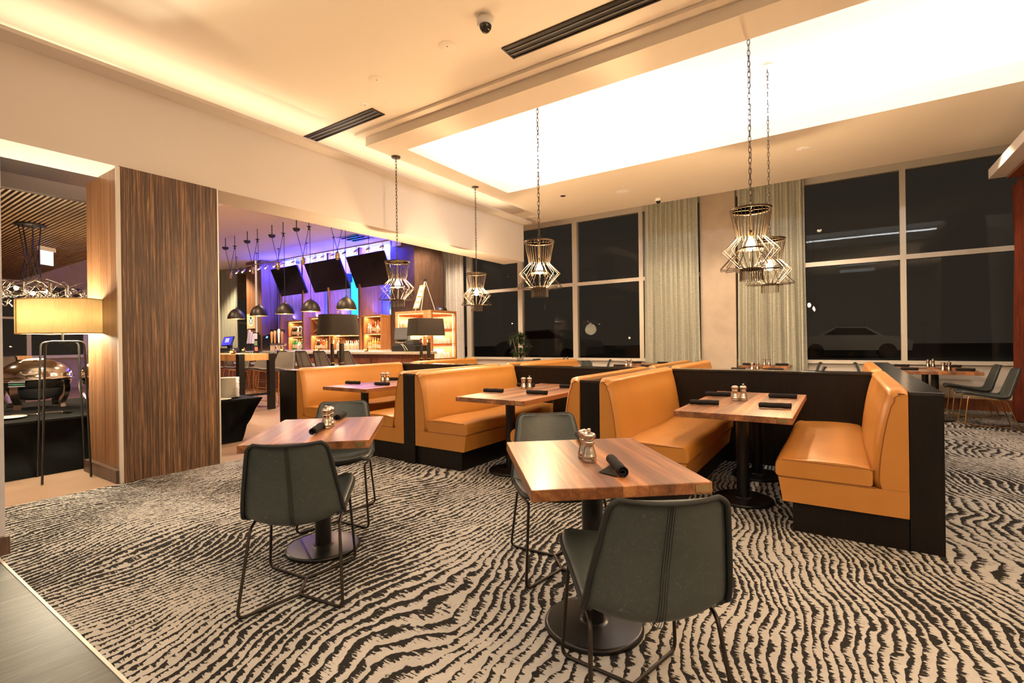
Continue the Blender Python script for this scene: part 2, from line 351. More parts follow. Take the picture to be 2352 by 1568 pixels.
# bar end walls
b=MB(); b.box(-15.5,-9.25,9.62,9.75,0,CE)
struct('wall_bar',b,MAT['barwall'],'vertical grained wood wall behind the bar')
struct('wall_column',MB().box(-10.14,-9.235,9.22,10.3,0,CE),MAT['barwood'],'wood clad column at the right end of the bar')
struct('wall_column_left',MB().box(-17.05,-16.1,8.95,9.9,0,CE),MAT['zebra_light'],'wood clad column at the left end of the bar')
struct('trim_4',MB().box(-16.45,-16.37,8.93,8.949,1.1,CE),emit('strip',(1,.72,.5),.7),'lit vertical strip on the left bar column')
struct('wall_grey',MB().box(-16.0,-15.52,9.7,10.2,0,CE),MAT['plaster'],'grey pier at the left of the bar')
window(3,-19.95,-15.5,[(-18.3,-18.2),(-16.2,-16.1)],CE,'dark window at the left end of the bar',.9,False,10.4)
struct('wall_bar_low',MB().box(-19.95,-15.5,10.38,10.6,0,.885),MAT['plaster'],'low wall under the left bar window')
def fins():
    for i,x in enumerate((-14.86,-13.62,-12.36,-10.98)):
        struct('trim_%d'%(5+i),MB().box(x-.05,x+.0,8.85,9.60,0,3.9),MAT['barwood'],'upright wood fin of the back bar')
        struct('trim_%d'%(9+i),MB().box(x+.001,x+.03,8.85,9.60,0,3.9),MAT['caramel'],'upright fin edge painted pale for the warm light on it')  # paler wood in place of warm light on the fin edge
fins()
# far left windows
window_far=empty('window_4',(0,0,0),0,'row of dark windows in the far dining area','window',None,'structure')
f=MB(); 
for y in (-2.5,-1.2,.1,1.4,2.7,4.0,5.3,6.6): f.box(-19.99,-19.9,y,y+.1,.95,3.1)
f.box(-19.99,-19.9,-3,YW,.93,1.02); f.box(-19.99,-19.9,-3,YW,2.1,2.16)
obj('window_frame',f,MAT['alum'],window_far); obj('window_glass',MB().box(-20.06,-20.05,-3,YW,.95,3.1),MAT['window'],window_far)
# slatted wood ceiling panel
e=empty('slatted_ceiling_panel',(-12,2,3.0),0,'suspended ceiling of narrow dark wood slats left of the pillar','ceiling panel')
sl=MB(); y=-2.4
while y<3.42:
    sl.box(-5.5,4.45,y-2,y-2+.022,.0,.03); y+=.052
obj('slat',sl,MAT['slat'],e); obj('backing',MB().box(-5.5,4.45,-4.4,1.45,.075,.11),simple('slatback',(.020,.014,.010),.8),e)
obj('fascia',MB().box(4.46,4.56,-4.4,1.45,-.0,.16),simple('fasciawood',(.022,.010,.006),.6),e)

# ------------------------------------------------------------------ chairs
PROF=[(.308,.466),(.280,.457),(.20,.447),(.10,.427),(0,.407),(-.09,.390),(-.15,.380),(-.19,.385),(-.218,.410),(-.238,.462),(-.256,.55),(-.280,.64),(-.306,.73),(-.322,.782),(-.327,.803)]
WID=[.200,.228,.238,.232,.228,.228,.231,.236,.238,.234,.222,.206,.190,.177,.150]
def shell_pt(t,u,dz=0,off=0):
    n=len(PROF)-1; k=min(int(t*n),n-1); q=t*n-k
    def g(A,i): return A[max(0,min(n,i))]
    def cat(f):
        a,b,c,d=f(k-1),f(k),f(k+1),f(k+2)
        return .5*((2*b)+(-a+c)*q+(2*a-5*b+4*c-d)*q*q+(-a+3*b-3*c+d)*q**3)
    y=cat(lambda i:g(PROF,i)[0]); z=cat(lambda i:g(PROF,i)[1]); w=cat(lambda i:g(WID,i))
    e=1e-3
    t2=min(1,t+e); t1=max(0,t-e)
    def yz(tt):
        kk=min(int(tt*n),n-1); qq=tt*n-kk; return (PROF[kk][0]*(1-qq)+PROF[kk+1][0]*qq,PROF[kk][1]*(1-qq)+PROF[kk+1][1]*qq)
    (ya,za),(yb,zb)=yz(max(0,t-.03)),yz(min(1,t+.03)); L=sqrt((yb-ya)**2+(zb-za)**2); ty,tz=(yb-ya)/L,(zb-za)/L
    ny,nz=tz,-ty      # inward normal (up over the seat, forward on the back)
    cv=(.030+.036*math.exp(-((t-.5)/.16)**2))*abs(u)**2.2+off
    return (u*w*(1-.02*abs(u)), y+ny*cv, z+nz*cv+dz)
def make_chair(mseat,mleg,dz=0,bar=False,name='dining_chair'):
    e=empty(name)
    m=MB(); m.grid(lambda a,b: shell_pt(b,2*a-1,dz),16,42); 
    obj('shell',m,mseat,e,solid=.017)
    rim=[shell_pt(0,-1+2*i/12,dz,-.008) for i in range(13)]+[shell_pt(i/40,1,dz,-.008) for i in range(1,41)]+[shell_pt(1,1-2*i/12,dz,-.008) for i in range(1,13)]+[shell_pt(1-i/40,-1,dz,-.008) for i in range(1,40)]
    obj('edge_binding',MB().tube(rim,.0088,6,closed=True),MAT['thread'],e)
    s=MB()
    for u in (-.038,-.004,.030):
        s.tube([shell_pt(i/60,u,dz,-.0172) for i in range(61)],.0011,4); s.tube([shell_pt(i/60,u,dz,.0005) for i in range(61)],.0016,4)
    obj('seam',s,MAT['thread'],e)
    R=.0075; ww=.205; fw=.232
    zt=dz
    for sx in (-1,1):
        tf=Vector((sx*ww,.215,.425+zt)); tr=Vector((sx*ww,-.165,.380+zt)); ff=Vector((sx*fw,.262,R)); fr=Vector((sx*fw,-.285,R))
        def bend(a,b,c,r,n=5):
            d1=(a-b).normalized(); d2=(c-b).normalized(); P=b+d1*r; Q=b+d2*r
            return [ (P*(1-t)+b*t)*(1-t)+(b*(1-t)+Q*t)*t for t in [i/n for i in range(n+1)]]
        cf=Vector((0,.07,R)); cr=Vector((0,-.10,R))
        if bar: cf=Vector((0,.25,R)); cr=Vector((0,-.27,R))
        mid=(tf+tr)/2
        obj('leg',MB().tube([mid]+bend(mid,tf,ff,.03)+bend(tf,ff,cf,.04)+[cf],R,8),mleg,e)
        obj('leg',MB().tube([mid]+bend(mid,tr,fr,.03)+bend(tr,fr,cr,.04)+[cr],R,8),mleg,e)
    if bar:
        obj('footrest',MB().tube([(-.218,.235,.30),(.218,.235,.30)],R,8).tube([(-.216,-.23,.30),(.216,-.23,.30)],R,8),mleg,e)
    else: obj('stretcher',MB().tube([(0,.07,R),(0,-.10,R)],R*1.15,8),mleg,e)
    return e
chair0=make_chair(MAT['chair'],MAT['bronze'])
chair_used=[0]
def chair(x,y,deg,label,group='grey leather dining chairs',src=None,scale=None):
    """deg: direction the sitter faces"""
    src=src or chair0
    if src is chair0 and not chair_used[0]:
        chair_used[0]=1; o=chair0; o.location=(x,y,0.001); o.rotation_euler=(0,0,radians(deg-90)); tag(o,label,'chair',group); return o
    o=dup(src,(x,y,0.001),radians(deg-90),label,group); o['category']='chair'; return o
chair(-.600,1.665,127,'dark grey leather chair in the foreground with its back to us, nearest of all','dark leather chairs at the two loose tables')
chair(-2.35,1.512,135.5,'dark grey leather chair with its back to us at the left loose table','dark leather chairs at the two loose tables')
chair(-1.34,2.44,-48,'dark grey leather chair facing us behind the nearer loose wooden table','dark leather chairs at the two loose tables')
chair(-3.03,2.235,-45,'dark grey leather chair facing us behind the left loose wooden table','dark leather chairs at the two loose tables')
chair_gold=make_chair(MAT['chair'],MAT['gold'])
tag(chair_gold,'dark leather chair with gold legs beside the red curtain, nearer of the two','chair','gold legged chairs by the red curtain')
chair_gold.location=(1.66,9.25,0.001); chair_gold.rotation_euler=(0,0,radians(90))
dup(chair_gold,(1.67,10.26,.001),radians(90),'dark leather chair with gold legs beside the red curtain, farther of the two')

# ------------------------------------------------------------------ tables
def table(name,w,l,poles,label,cat='table',group=None,loc=(0,0,0),rot=0,badge=None,zt=.742,th=.044,base_r=.218,pole_r=.047,mat='walnut'):
    e=empty(name,loc,rot,label,cat,group)
    obj('tabletop',MB().box(-w/2,w/2,-l/2,l/2,zt-th,zt),MAT[mat],e,bevel=.003)
    for py in poles:
        obj('pole',MB().lathe([(pole_r,.024),(pole_r,zt-th-.012)],24,(0,py,0)).box(-.16,.16,py-.16,py+.16,zt-th-.011,zt-th-.001),MAT['blackmetal'],e)
        obj('base',MB().lathe([(base_r,.0),(base_r,.010),(base_r,.012),(base_r-.004,.019),(base_r-.010,.0222),(base_r-.014,.0225),(.066,.0240),(.062,.0241),(pole_r+.005,.030)],48,(0,py,0)),MAT['blackmetal'],e)
    if badge:
        bx,by,ang=badge
        obj('name_plate',MB().box(bx-.028,bx+.028,by-.0015,by+.0015,zt-th+.009,zt-.009).lathe([(.003,-.002),(.003,.002)],6,(bx-.023,by,zt-th/2)).lathe([(.003,-.002),(.003,.002)],6,(bx+.023,by,zt-th/2)),MAT['brass'],e)
    return e
# the two loose tables: local y = long axis
table('dining_table',.675,.84,[0],'loose square wooden table in the foreground nearest us','table','loose wooden tables',(-.927,2.005,0),radians(40.5),(.30,-.4215,0))
table('dining_table',.67,.87,[0],'loose square wooden table at the left, lit violet','table','loose wooden tables',(-2.683,1.862,0),radians(43.5),(.285,-.4365,0))
for (x0,x1,ya,yb,pl,lab) in ((-1.03,-.265,3.66,5.22,(-.25,.55),'long wooden booth table between the two right hand orange benches'),(-3.08,-2.30,3.60,5.22,(-.45,.5),'long wooden booth table in the middle orange booth'),(-5.30,-4.50,3.70,5.22,(-.45,.5),'long wooden booth table in the left orange booth')):
    table('booth_table',x1-x0,yb-ya,pl,lab,'table','booth tables',((x0+x1)/2,(ya+yb)/2,0),0,((x1-x0)/2-.06,-(yb-ya)/2-.0015,0))
for (x,lab) in ((-.66,'booth table behind the black partition at the right'),(-2.69,'booth table behind the black partition in the middle'),(-4.9,'booth table behind the black partition at the left')):
    table('booth_table',.78,1.4,(-.4,.4),lab,'table','booth tables beyond the partition',(x,6.55,0),0)
wt=[(-1.13,8.78,.82,.66,'wooden window table in front of the curtain, nearer of the two there'),(-1.2,10.45,.86,.62,'wooden window table against the pale curtain right of the pier'),
    (1.17,9.66,.98,.66,'wooden table beside the gold legged chairs, nearer of the two'),(1.17,10.70,1.0,.62,'wooden table beside the gold legged chairs, farther of the two'),
    (-3.33,9.15,.82,.66,'wooden window table in front of the pale curtain left of the pier'),(-3.45,10.5,.86,.62,'wooden window table hard against the pale curtain left of the pier'),(-5.35,10.45,.86,.62,'wooden window table right of the potted plant')]
for x,y,w,l,lab in wt:
    table('window_table',w,l,[0],lab,'table','tables along the windows',(x,y,0),0)
for x,y,d,lab in ((-1.78,8.9,0,'dark leather chair side on at the left of the table before the pier'),(-.52,8.85,180,'dark leather chair at the right of the nearer window table by the curtain'),(-.62,10.4,180,'dark leather chair at the right of the window table against the curtain'),
    (.52,10.45,0,'dark leather chair side on under the large right window'),(-2.75,10.45,180,'dark leather chair half hidden by the orange bench in front of the pier'),(-2.62,9.2,180,'dark leather chair just behind the end of the orange bench'),
    (-5.05,9.0,20,'dark leather chair standing alone before the window wall'),(-4.12,8.85,15,'dark leather chair at the left of the table before the curtain, nearest of three'),(-4.35,9.75,-10,'dark leather chair at the left of the table before the curtain, middle of three'),(-4.72,10.55,200,'dark leather chair with arms of light at the window, rearmost of three'),
    (-6.15,9.6,-60,'dark leather chair in front of the potted plant'),(-6.05,10.55,0,'dark leather chair just right of the potted plant')):
    if lab.startswith('dark leather chair with arms'): lab='dark leather chair backed against the window, rearmost of three'
    chair(x,y,d,lab,'chairs along the windows')

# ------------------------------------------------------------------ booths
def arc(cx,cy,r,a0,a1,n=6): return [(cx+r*cos(a0+(a1-a0)*i/n),cy+r*sin(a0+(a1-a0)*i/n)) for i in range(n+1)]
def bench(sx,L,name='booth_bench',loc=(0,0,0),label='',group=''):
    e=empty(name,loc,0,label,'bench',group)
    S=lambda P:[(sx*a,b) for a,b in P]
    def pr(poly,y0,y1,sm=False):
        P=S(poly); P=P if sx>0 else P[::-1]
        m=MB(); m.prism(P[::-1],'y',y0,y1); return m
    obj('base',pr([(.002,.195),(.655,.195),(.68,.352),(.002,.352)],0,L),MAT['leather'],e,bevel=.006)
    obj('toe_kick',pr([(.002,0),(.60,0),(.60,.193),(.002,.193)],.03,L),MAT['espresso'],e)
    # seat cushion: crowned grid box
    m=MB(); x0,x1,z0,z1=.135,.70,.356,.472
    x0=.171; prof=[(x0,z0+.01)]+[(x0,z1-.02)]+[(x0+.03,z1)]+[(x0+(x1-.06-x0)*t,z1+.012*sin(pi*min(1,t*.9+.1))) for t in (.2,.4,.6,.8,.95)]+arc(x1-.055,z1-.05,.055,pi/2,0,6)+[(x1,z0+.03)]+arc(x1-.02,z0+.02,.02,0,-pi/2,3)+[(x0+.01,z0)]
    n=len(prof); ny=14
    ys=[0,.004,.014,.03]+[.03+(L-.06)*i/ny for i in range(1,ny)]+[L-.03,L-.014,L-.004,L]
    zc=(z0+z1)/2; xc=(x0+x1)/2; v=[];f=[]
    for y in ys:
        d=min(y,L-y); k=1-(.022*(1-min(1,d/.03))**2)
        for a,b in prof: v.append((sx*(xc+(a-xc)*k),y,zc+(b-zc)*(1-(1-k)*3)+ (.006*sin(y*5) if d>.1 else 0)))
    for j in range(len(ys)-1):
        for i in range(n):
            q=(j*n+i,j*n+(i+1)%n,(j+1)*n+(i+1)%n,(j+1)*n+i); f.append(q if sx<0 else q[::-1])
    m.add(v,f,0,True); a=list(range(n)); b=[(len(ys)-1)*n+i for i in range(n)]
    m.add(v[:n],[a if sx>0 else a[::-1]]); m.add(v[-n:],[a[::-1] if sx>0 else a])
    obj('seat_cushion',m,MAT['leather'],e)
    # backrest
    prof=[(.002,.353),(.165,.353),(.178,.40),(.176,.47),(.168,.56),(.155,.66),(.138,.76),(.118,.85),(.100,.915)]+arc(.072,.925,.030,.0,pi/2,4)+[(.05,.963),(.02,.962)]+arc(.02,.945,.017,pi/2,pi,3)
    n=len(prof); ys=[0,.005,.015,.03,.055]+[.055+(L-.11)*i/12 for i in range(1,12)]+[L-.055,L-.03,L-.015,L-.005,L]; v=[];f=[];m=MB()
    for y in ys:
        d=min(y,L-y); k=.034*(1-min(1,d/.055))**2
        for q,(a,b) in enumerate(prof):
            a2=a-(k if a>.06 else 0); b2=b-(k if b>.9 else 0)
            bulge=.012*sin(pi*y/L) if (a>.09 and b<.9) else 0
            v.append((sx*(a2+bulge),y,b2))
    for j in range(len(ys)-1):
        for i in range(n):
            q=(j*n+i,j*n+(i+1)%n,(j+1)*n+(i+1)%n,(j+1)*n+i); f.append(q if sx<0 else q[::-1])
    m.add(v,f,0,True); m.add(v[:n],[a_ for a_ in [list(range(n)) if sx>0 else list(range(n))[::-1]]]); m.add(v[-n:],[list(range(n))[::-1] if sx>0 else list(range(n))])
    o=obj('backrest',m,MAT['leather'],e)
    pp=MB(); pp.tube([(sx*(a-(.034 if a>.06 else 0)),-.001,b-(.034 if b>.9 else 0)) for a,b in prof[1:-3]],.0035,5); pp.tube([(sx*.16,-.001,.354),(sx*.68,-.001,.354),(sx*.685,L,.354)],.0035,5); pp.tube([(sx*.16,.001,.462),(sx*.655,.0,.468)],.003,5)
    obj('piping',pp,MAT['piping'],e)
    return e
D=[(-6.225,-5.80),(-3.855,-3.695),(-1.795,-1.625),(.33,.488)]
def part(x0,x1,y0,y1,label,zt=.94):
    e=empty('booth_partition',((x0+x1)/2,y0,0),0,label,'partition','black wood booth partitions'); w=(x1-x0)/2
    obj('panel',MB().box(-w,w,0,y1-y0,0,zt-.022),MAT['espresso'],e,bevel=.002)
    obj('cap',MB().box(-w-.002,w+.002,-.004,y1-y0,zt-.021,zt),MAT['espresso_flat'],e,bevel=.002)
part(*D[0],3.69,7.4,'wide black wood partition at the left end carrying the table lamps',.925)
part(*D[1],3.66,5.44,'black wood partition between the left and middle orange booths')
part(*D[2],3.68,5.44,'black wood partition between the middle and right orange booths')
part(*D[3],3.70,7.7,'tall black wood partition at the right end with a glossy top')
for k in (1,2): part(*D[k],5.64,7.35,('black wood partition behind the long spine at the left','black wood partition behind the long spine at the right')[k-1])
e=empty('booth_spine_partition',(0,5.45,0),0,'long low black wood partition running behind the orange booths','partition')
obj('panel',MB().box(-5.795,.325,0,.18,0,.918),MAT['espresso'],e); obj('cap',MB().box(-5.795,.325,-.006,.186,.919,.94),MAT['espresso_flat'],e,bevel=.002)
L=1.77
for x,s,l in ((D[0][1]+.003,1,'orange leather booth bench at the far left against the wide partition'),(D[1][0]-.003,-1,'orange leather booth bench at the right side of the left booth'),(D[1][1]+.003,1,'orange leather booth bench at the left side of the middle booth'),(D[2][0]-.003,-1,'orange leather booth bench at the right side of the middle booth'),(D[2][1]+.003,1,'orange leather booth bench at the left side of the right booth'),(D[3][0]-.003,-1,'orange leather booth bench at the far right against the tall black partition')):
    bench(s,L,loc=(x,3.665,0),label=l,group='orange leather booth benches')
for x,s,l in ((D[0][1]+.003,1,'orange bench beyond the spine, leftmost of the far row'),(D[1][0]-.003,-1,'orange bench beyond the spine, second from the left in the far row'),(D[1][1]+.003,1,'orange bench beyond the spine, third from the left in the far row'),(D[2][0]-.003,-1,'orange bench beyond the spine, third from the right in the far row'),(D[2][1]+.003,1,'orange bench beyond the spine, second from the right in the far row'),(D[3][0]-.003,-1,'orange bench beyond the spine, rightmost of the far row')):
    bench(s,1.66,loc=(x,5.66,0),label=l,group='orange benches of the far row')

# ------------------------------------------------------------------ table settings
def make_mill(top):
    e=empty('pepper_mill' if top else 'salt_mill')
    b=[(.0275,0),(.0285,.004),(.0285,.012),(.0265,.016),(.0285,.02),(.0285,.028),(.026,.033),(.025,.045),(.0205,.062),(.0175,.075),(.0185,.086),(.022,.091),(.0225,.096),(.019,.1)]
    obj('body',MB().lathe(b,24),MAT['steel'],e)
    h=[(.019,.1005),(.022,.104),(.0225,.108),(.02,.112),(.025,.117),(.0275,.124),(.026,.132),(.020,.139),(.010,.143),(.0,.144)]
    obj('head',MB().lathe(h,24),MAT['steel'],e)
    e.scale=(1.1,1.1,.89)
    if top: obj('knob',MB().lathe([(.004,.1435),(.0045,.148),(.0075,.151),(.008,.156),(.0055,.161),(0,.1625)],14),MAT['steel'],e)
    else: obj('knob',MB().lathe([(.003,.1435),(.003,.1455),(0,.146)],10),MAT['steel'],e)
    return e
PM=make_mill(True); SM=make_mill(False); _first={'p':0,'s':0}
def mills(x,y,z,ang,lab,gap=.066):
    for k,src,nm,lb in ((1,PM,'p','steel pepper mill with knob '),(-1,SM,'s','steel smooth headed salt mill ')):
        px,py=x+k*gap/2*cos(ang),y+k*gap/2*sin(ang)
        if not _first[nm]: _first[nm]=1; o=src; o.location=(px,py,z)
        else: o=dup(src,(px,py,z),random.uniform(0,6))
        tag(o,lb+lab,'mill','salt and pepper mills')
def make_napkin(flap):
    e=empty('rolled_napkin'); n=70; P=[]
    for i in range(n+1):
        t=i/n; a=t*2*pi*2.7; r=.006+.0155*t; P.append((r*cos(a),.0235+r*sin(a)*.95))
    m=MB(); nl=6; v=[];f=[]
    for j in range(nl+1):
        y=-.105+.21*j/nl; wob=.0012*sin(j*2.1)
        for i,(a,b) in enumerate(P): v.append((a*(1+.03*sin(j*1.7+1)),y+.004*sin(i*.13),b+wob))
    for j in range(nl):
        for i in range(n): f.append((j*(n+1)+i,j*(n+1)+i+1,(j+1)*(n+1)+i+1,(j+1)*(n+1)+i))
    m.add(v,f,0,True); obj('roll',m,MAT['napkin'],e,solid=.0022)
    if flap: obj('flap',MB().add([(.015,-.06,.004),(.02,.10,.004),(.075,.02,.002),(.015,-.06,.006),(.02,.10,.006),(.075,.02,.003)],[(0,1,2),(5,4,3),(0,3,4,1),(1,4,5,2),(2,5,3,0)]),MAT['napkin'],e)
    return e
NK=make_napkin(False); NF=make_napkin(True); NK_used=[0,0]
def napkin(x,y,z,ang,lab,flap=False):
    src=NF if flap else NK; i=1 if flap else 0
    if not NK_used[i]: NK_used[i]=1; o=src; o.location=(x,y,z); o.rotation_euler=(0,0,radians(ang-90))
    else: o=dup(src,(x,y,z),radians(ang-90))
    tag(o,lab,'napkin','rolled black napkins')
T=.7425
mills(-.935,1.975,T,radians(-48),'on the nearest loose table'); mills(-2.675,1.90,T,radians(-52),'on the left loose table')
mills(-.714,4.482,T,radians(25),'on the right booth table'); mills(-2.864,4.54,T,radians(25),'on the middle booth table'); mills(-5.085,4.50,T,radians(25),'on the left booth table')
for x,y,l in ((-1.16,8.78,'on the nearer window table by the curtain'),(-1.17,10.42,'on the window table against the curtain'),(1.30,9.66,'on the nearer table beside the gold legged chairs'),(1.24,10.68,'on the farther table beside the gold legged chairs'),(-3.42,9.15,'on the window table left of the pier'),(-5.45,10.4,'on the window table right of the plant'),
    (-.66,6.3,'on the table behind the right partition'),(-2.69,6.3,'on the table behind the middle partition'),(-4.9,6.3,'on the table behind the left partition')):
    mills(x,y,T,radians(33),l,.085)
napkin(-.755,1.865,T,-55,'rolled black napkin with a loose flap at the front of the nearest table',True)
napkin(-1.115,2.29,T,-55,'rolled black napkin behind the mills on the nearest table')
napkin(-2.585,1.76,T,-47,'rolled black napkin in front of the mills on the left loose table')
napkin(-2.90,2.16,T,-50,'rolled black napkin behind the mills on the left loose table')
BN=[(-.90,4.05,12,'front left'),(-.93,4.72,10,'rear left'),(-.42,4.80,8,'rear right'),(-.41,4.10,10,'front right')]
for tn,dx in (('right',0),('middle',-2.04),('left',-4.26)):
    for x,y,a,w in BN: 
        if tn=='middle' and w=='rear left': x-=.0
        napkin(x+dx+(.0 if tn=='right' else -.02),y,T,a,'rolled black napkin at the %s of the %s booth table'%(w,tn))
for x,y,w,nm in ((-1.13,8.78,.27,'nearer window table by the curtain'),(-1.2,10.45,.28,'window table against the curtain'),(1.19,9.66,.32,'nearer table beside the gold legged chairs'),(1.19,10.70,.33,'farther table beside the gold legged chairs'),(-3.33,9.15,.27,'window table left of the pier'),(-3.45,10.5,.28,'window table against the left curtain')):
    napkin(x-w,y-.05,T,6,'rolled black napkin on the left side of the '+nm); napkin(x+w,y-.02,T,4,'rolled black napkin on the right side of the '+nm)

# ------------------------------------------------------------------ cage pendants
def make_pendant(canopy_z,white=False):
    """origin at the top ring; chain goes up canopy_z"""
    e=empty('cage_pendant_lamp'); rb=.0035
    def pol(r,a,z): return (r*cos(a),r*sin(a),z)
    m=MB(); n=48
    for zz,hh in ((0,-.022),):
        m.lathe([(.177,0),(.177,-.02),(.171,-.02),(.171,0),(.177,0)],n)
    m.tube([(-.172,0,-.01),(.172,0,-.01)],.004,6); m.tube([(0,-.172,-.01),(0,.172,-.01)],.004,6); m.lathe([(.02,-.02),(.02,0)],12); m.tube([pol(.018,a,.005+.018*0) for a in ()] or [(0,-.016,.0),(0,-.02,.02),(0,0,.04),(0,.02,.02),(0,.016,.0)],.003,5)
    obj('top_ring',m,MAT['cage'],e)
    m=MB(); 
    for k in range(30): a=2*pi*k/30; m.tube([pol(.174,a,-.008),pol(.122,a,-.265)],rb,5)
    obj('upper_cage',m,MAT['cage'],e)
    m=MB()
    for k in range(16): a=2*pi*k/16; m.tube([pol(.122,a,-.262),pol(.243,a,-.385),pol(.092,a,-.55)],rb,5)
    obj('middle_cage',m,MAT['cage'],e)
    m=MB(); m.lathe([(.105,-.355),(.105,-.372),(.101,-.372),(.101,-.355),(.105,-.355)],32)
    for k in range(14):
        a=2*pi*(k+.5)/14; m.tube([pol(.103,a,-.365),pol(.268,a,-.545),pol(.266,a,-.552),pol(.092,a,-.552)],rb,5)
    obj('lower_skirt',m,MAT['cage'],e)
    m=MB(); m.lathe([(.098,-.545),(.098,-.558),(.094,-.558),(.094,-.545),(.098,-.545)],32)
    for k in range(30): a=2*pi*k/30; m.tube([pol(.096,a,-.55),pol(.096,a,-.655)],rb,5)
    obj('drum',m,MAT['cage'],e)
    obj('socket',MB().tube([(0,0,-.01),(0,0,-.20)],.006,8).lathe([(.0,-.20),(.02,-.2),(.022,-.255),(.016,-.26),(0,-.26)][::-1],16),MAT['brass'],e)
    o=obj('bulb',MB().lathe([(.0,-.385),(.022,-.379),(.037,-.358),(.040,-.335),(.033,-.308),(.019,-.28),(.013,-.262)],18),MAT['bulb'],e)
    # chain
    m=MB(); z=.03; i=0; Ln=.062
    while z<canopy_z-.03:
        a=i*pi/2+.35; P=[]
        for k in range(12):
            t=2*pi*k/12; u=.0125*cos(t); w=.027*sin(t)+.006*(1 if sin(t)>0 else -1)*abs(sin(t))
            P.append((u*cos(a),u*sin(a),z+.02+w))
        m.tube(P,.0032,5,closed=True); z+=.049; i+=1
    m.tube([(.006+.006*sin(j*.9),.004*cos(j*.7),.02+(canopy_z-.03)*j/40) for j in range(41)],.0022,4)
    obj('chain',m,MAT['cage'],e)
    obj('canopy',MB().lathe([(.0,canopy_z-.03),(.02,canopy_z-.03),(.062,canopy_z-.022),(.066,canopy_z)],24),MAT['white'] if white else MAT['cage'],e)
    return e
PB=2.437
PD=[]
p1=make_pendant(SF-PB); p1.location=(-5.30,4.95,PB); tag(p1,'black cage pendant lamp over the left booth, in front of the dark column','lamp','cage pendant lamps')
dup(p1,(-5.24,6.72,PB+.015),1.1,'black cage pendant lamp farthest away, before the pale curtain'); 
p3=make_pendant(RC-PB); p3.location=(-2.93,4.96,PB); p3.rotation_euler=(0,0,.5); tag(p3,'black cage pendant lamp over the middle booth','lamp','cage pendant lamps')
dup(p3,(-.672,4.94,PB+.012),.2,'black cage pendant lamp over the right booth, largest of all')
p5=make_pendant(RC-PB-.04,True); p5.location=(-.71,6.72,PB+.035); tag(p5,'black cage pendant lamp with a white ceiling plate, just behind the largest one','lamp','cage pendant lamps')

# ------------------------------------------------------------------ table lamps on the wide partition
def rrect(w,d,r,n=6):
    P=[]
    for cx,cy,a in ((w-r,d-r,0),(-(w-r),d-r,pi/2),(-(w-r),-(d-r),pi),(w-r,-(d-r),1.5*pi)): P+=arc(cx,cy,r,a,a+pi/2,n)
    return P
def loopshade(m,P0,z0,P1,z1,mi=0,flip=False):
    n=len(P0); v=[(a,b,z0) for a,b in P0]+[(a,b,z1) for a,b in P1]
    f=[(i,(i+1)%n,(i+1)%n+n,i+n) for i in range(n)]
    if flip: f=[q[::-1] for q in f]
    return m.add(v,f,mi,True)
def make_table_lamp(rad):
    e=empty('table_lamp')
    obj('base',MB().box(-.12,.12,-.12,.12,0,.018),MAT['gunmetal'],e,bevel=.004)
    for a in range(3):
        x,y=.085*cos(a*2*pi/3+.6),.085*sin(a*2*pi/3+.6)
        obj('column',MB().lathe([(.026,.019),(.026,.40)],16,(x,y,0)),MAT['bronze'],e)
        for z in (.345,.362,.38,.06): obj('ring',MB().lathe([(.026,z-.005),(.031,z),(.026,z+.005)],16,(x,y,0)),MAT['gold'],e)
    obj('crossbar',MB().tube([(.085*cos(a*2*pi/3+.6),.085*sin(a*2*pi/3+.6),.40) for a in range(3)],.006,6,closed=True).tube([(0,0,.40),(0,0,.78)],.005,6).tube([(0,0,.402),(.085*cos(.6),.085*sin(.6),.402)],.005,6),MAT['gold'],e)
    A=rrect(.285,.19,rad); B=rrect(.262,.172,rad)
    m=MB(); loopshade(m,A,.455,B,.755,0); loopshade(m,[(a*.985,b*.985) for a,b in A],.4552,[(a*.985,b*.985) for a,b in B],.7548,1,True)
    obj('lamp_shade',m,[MAT['shadedark'],MAT['shadegold']],e)
    obj('bulb',MB().lathe([(0,.44),(.02,.445),(.03,.47),(.022,.5),(.012,.53)],14),MAT['glow'],e)
    obj('finial',MB().lathe([(.006,.78),(.016,.79),(.01,.805),(0,.812)],10),MAT['brass'],e)
    return e
tl=make_table_lamp(.14); tl.location=(-6.02,4.47,.926); tl.rotation_euler=(0,0,1.25); tag(tl,'dark drum table lamp on the wide black partition, nearer of the two','lamp','table lamps on the wide partition')
t2=make_table_lamp(.03); t2.location=(-6.02,6.27,.926); t2.rotation_euler=(0,0,1.3); tag(t2,'brown rectangular shaded table lamp farther along the wide black partition','lamp','table lamps on the wide partition')
for y in (4.47,6.27):
    l=bpy.data.lights.new('table_lamp_light','POINT'); l.energy=20; l.color=(1,.66,.32); l.shadow_soft_size=.03; o=bpy.data.objects.new('table_lamp_light',l); COL.objects.link(o); o.location=(-6.02,y,.926+.40)

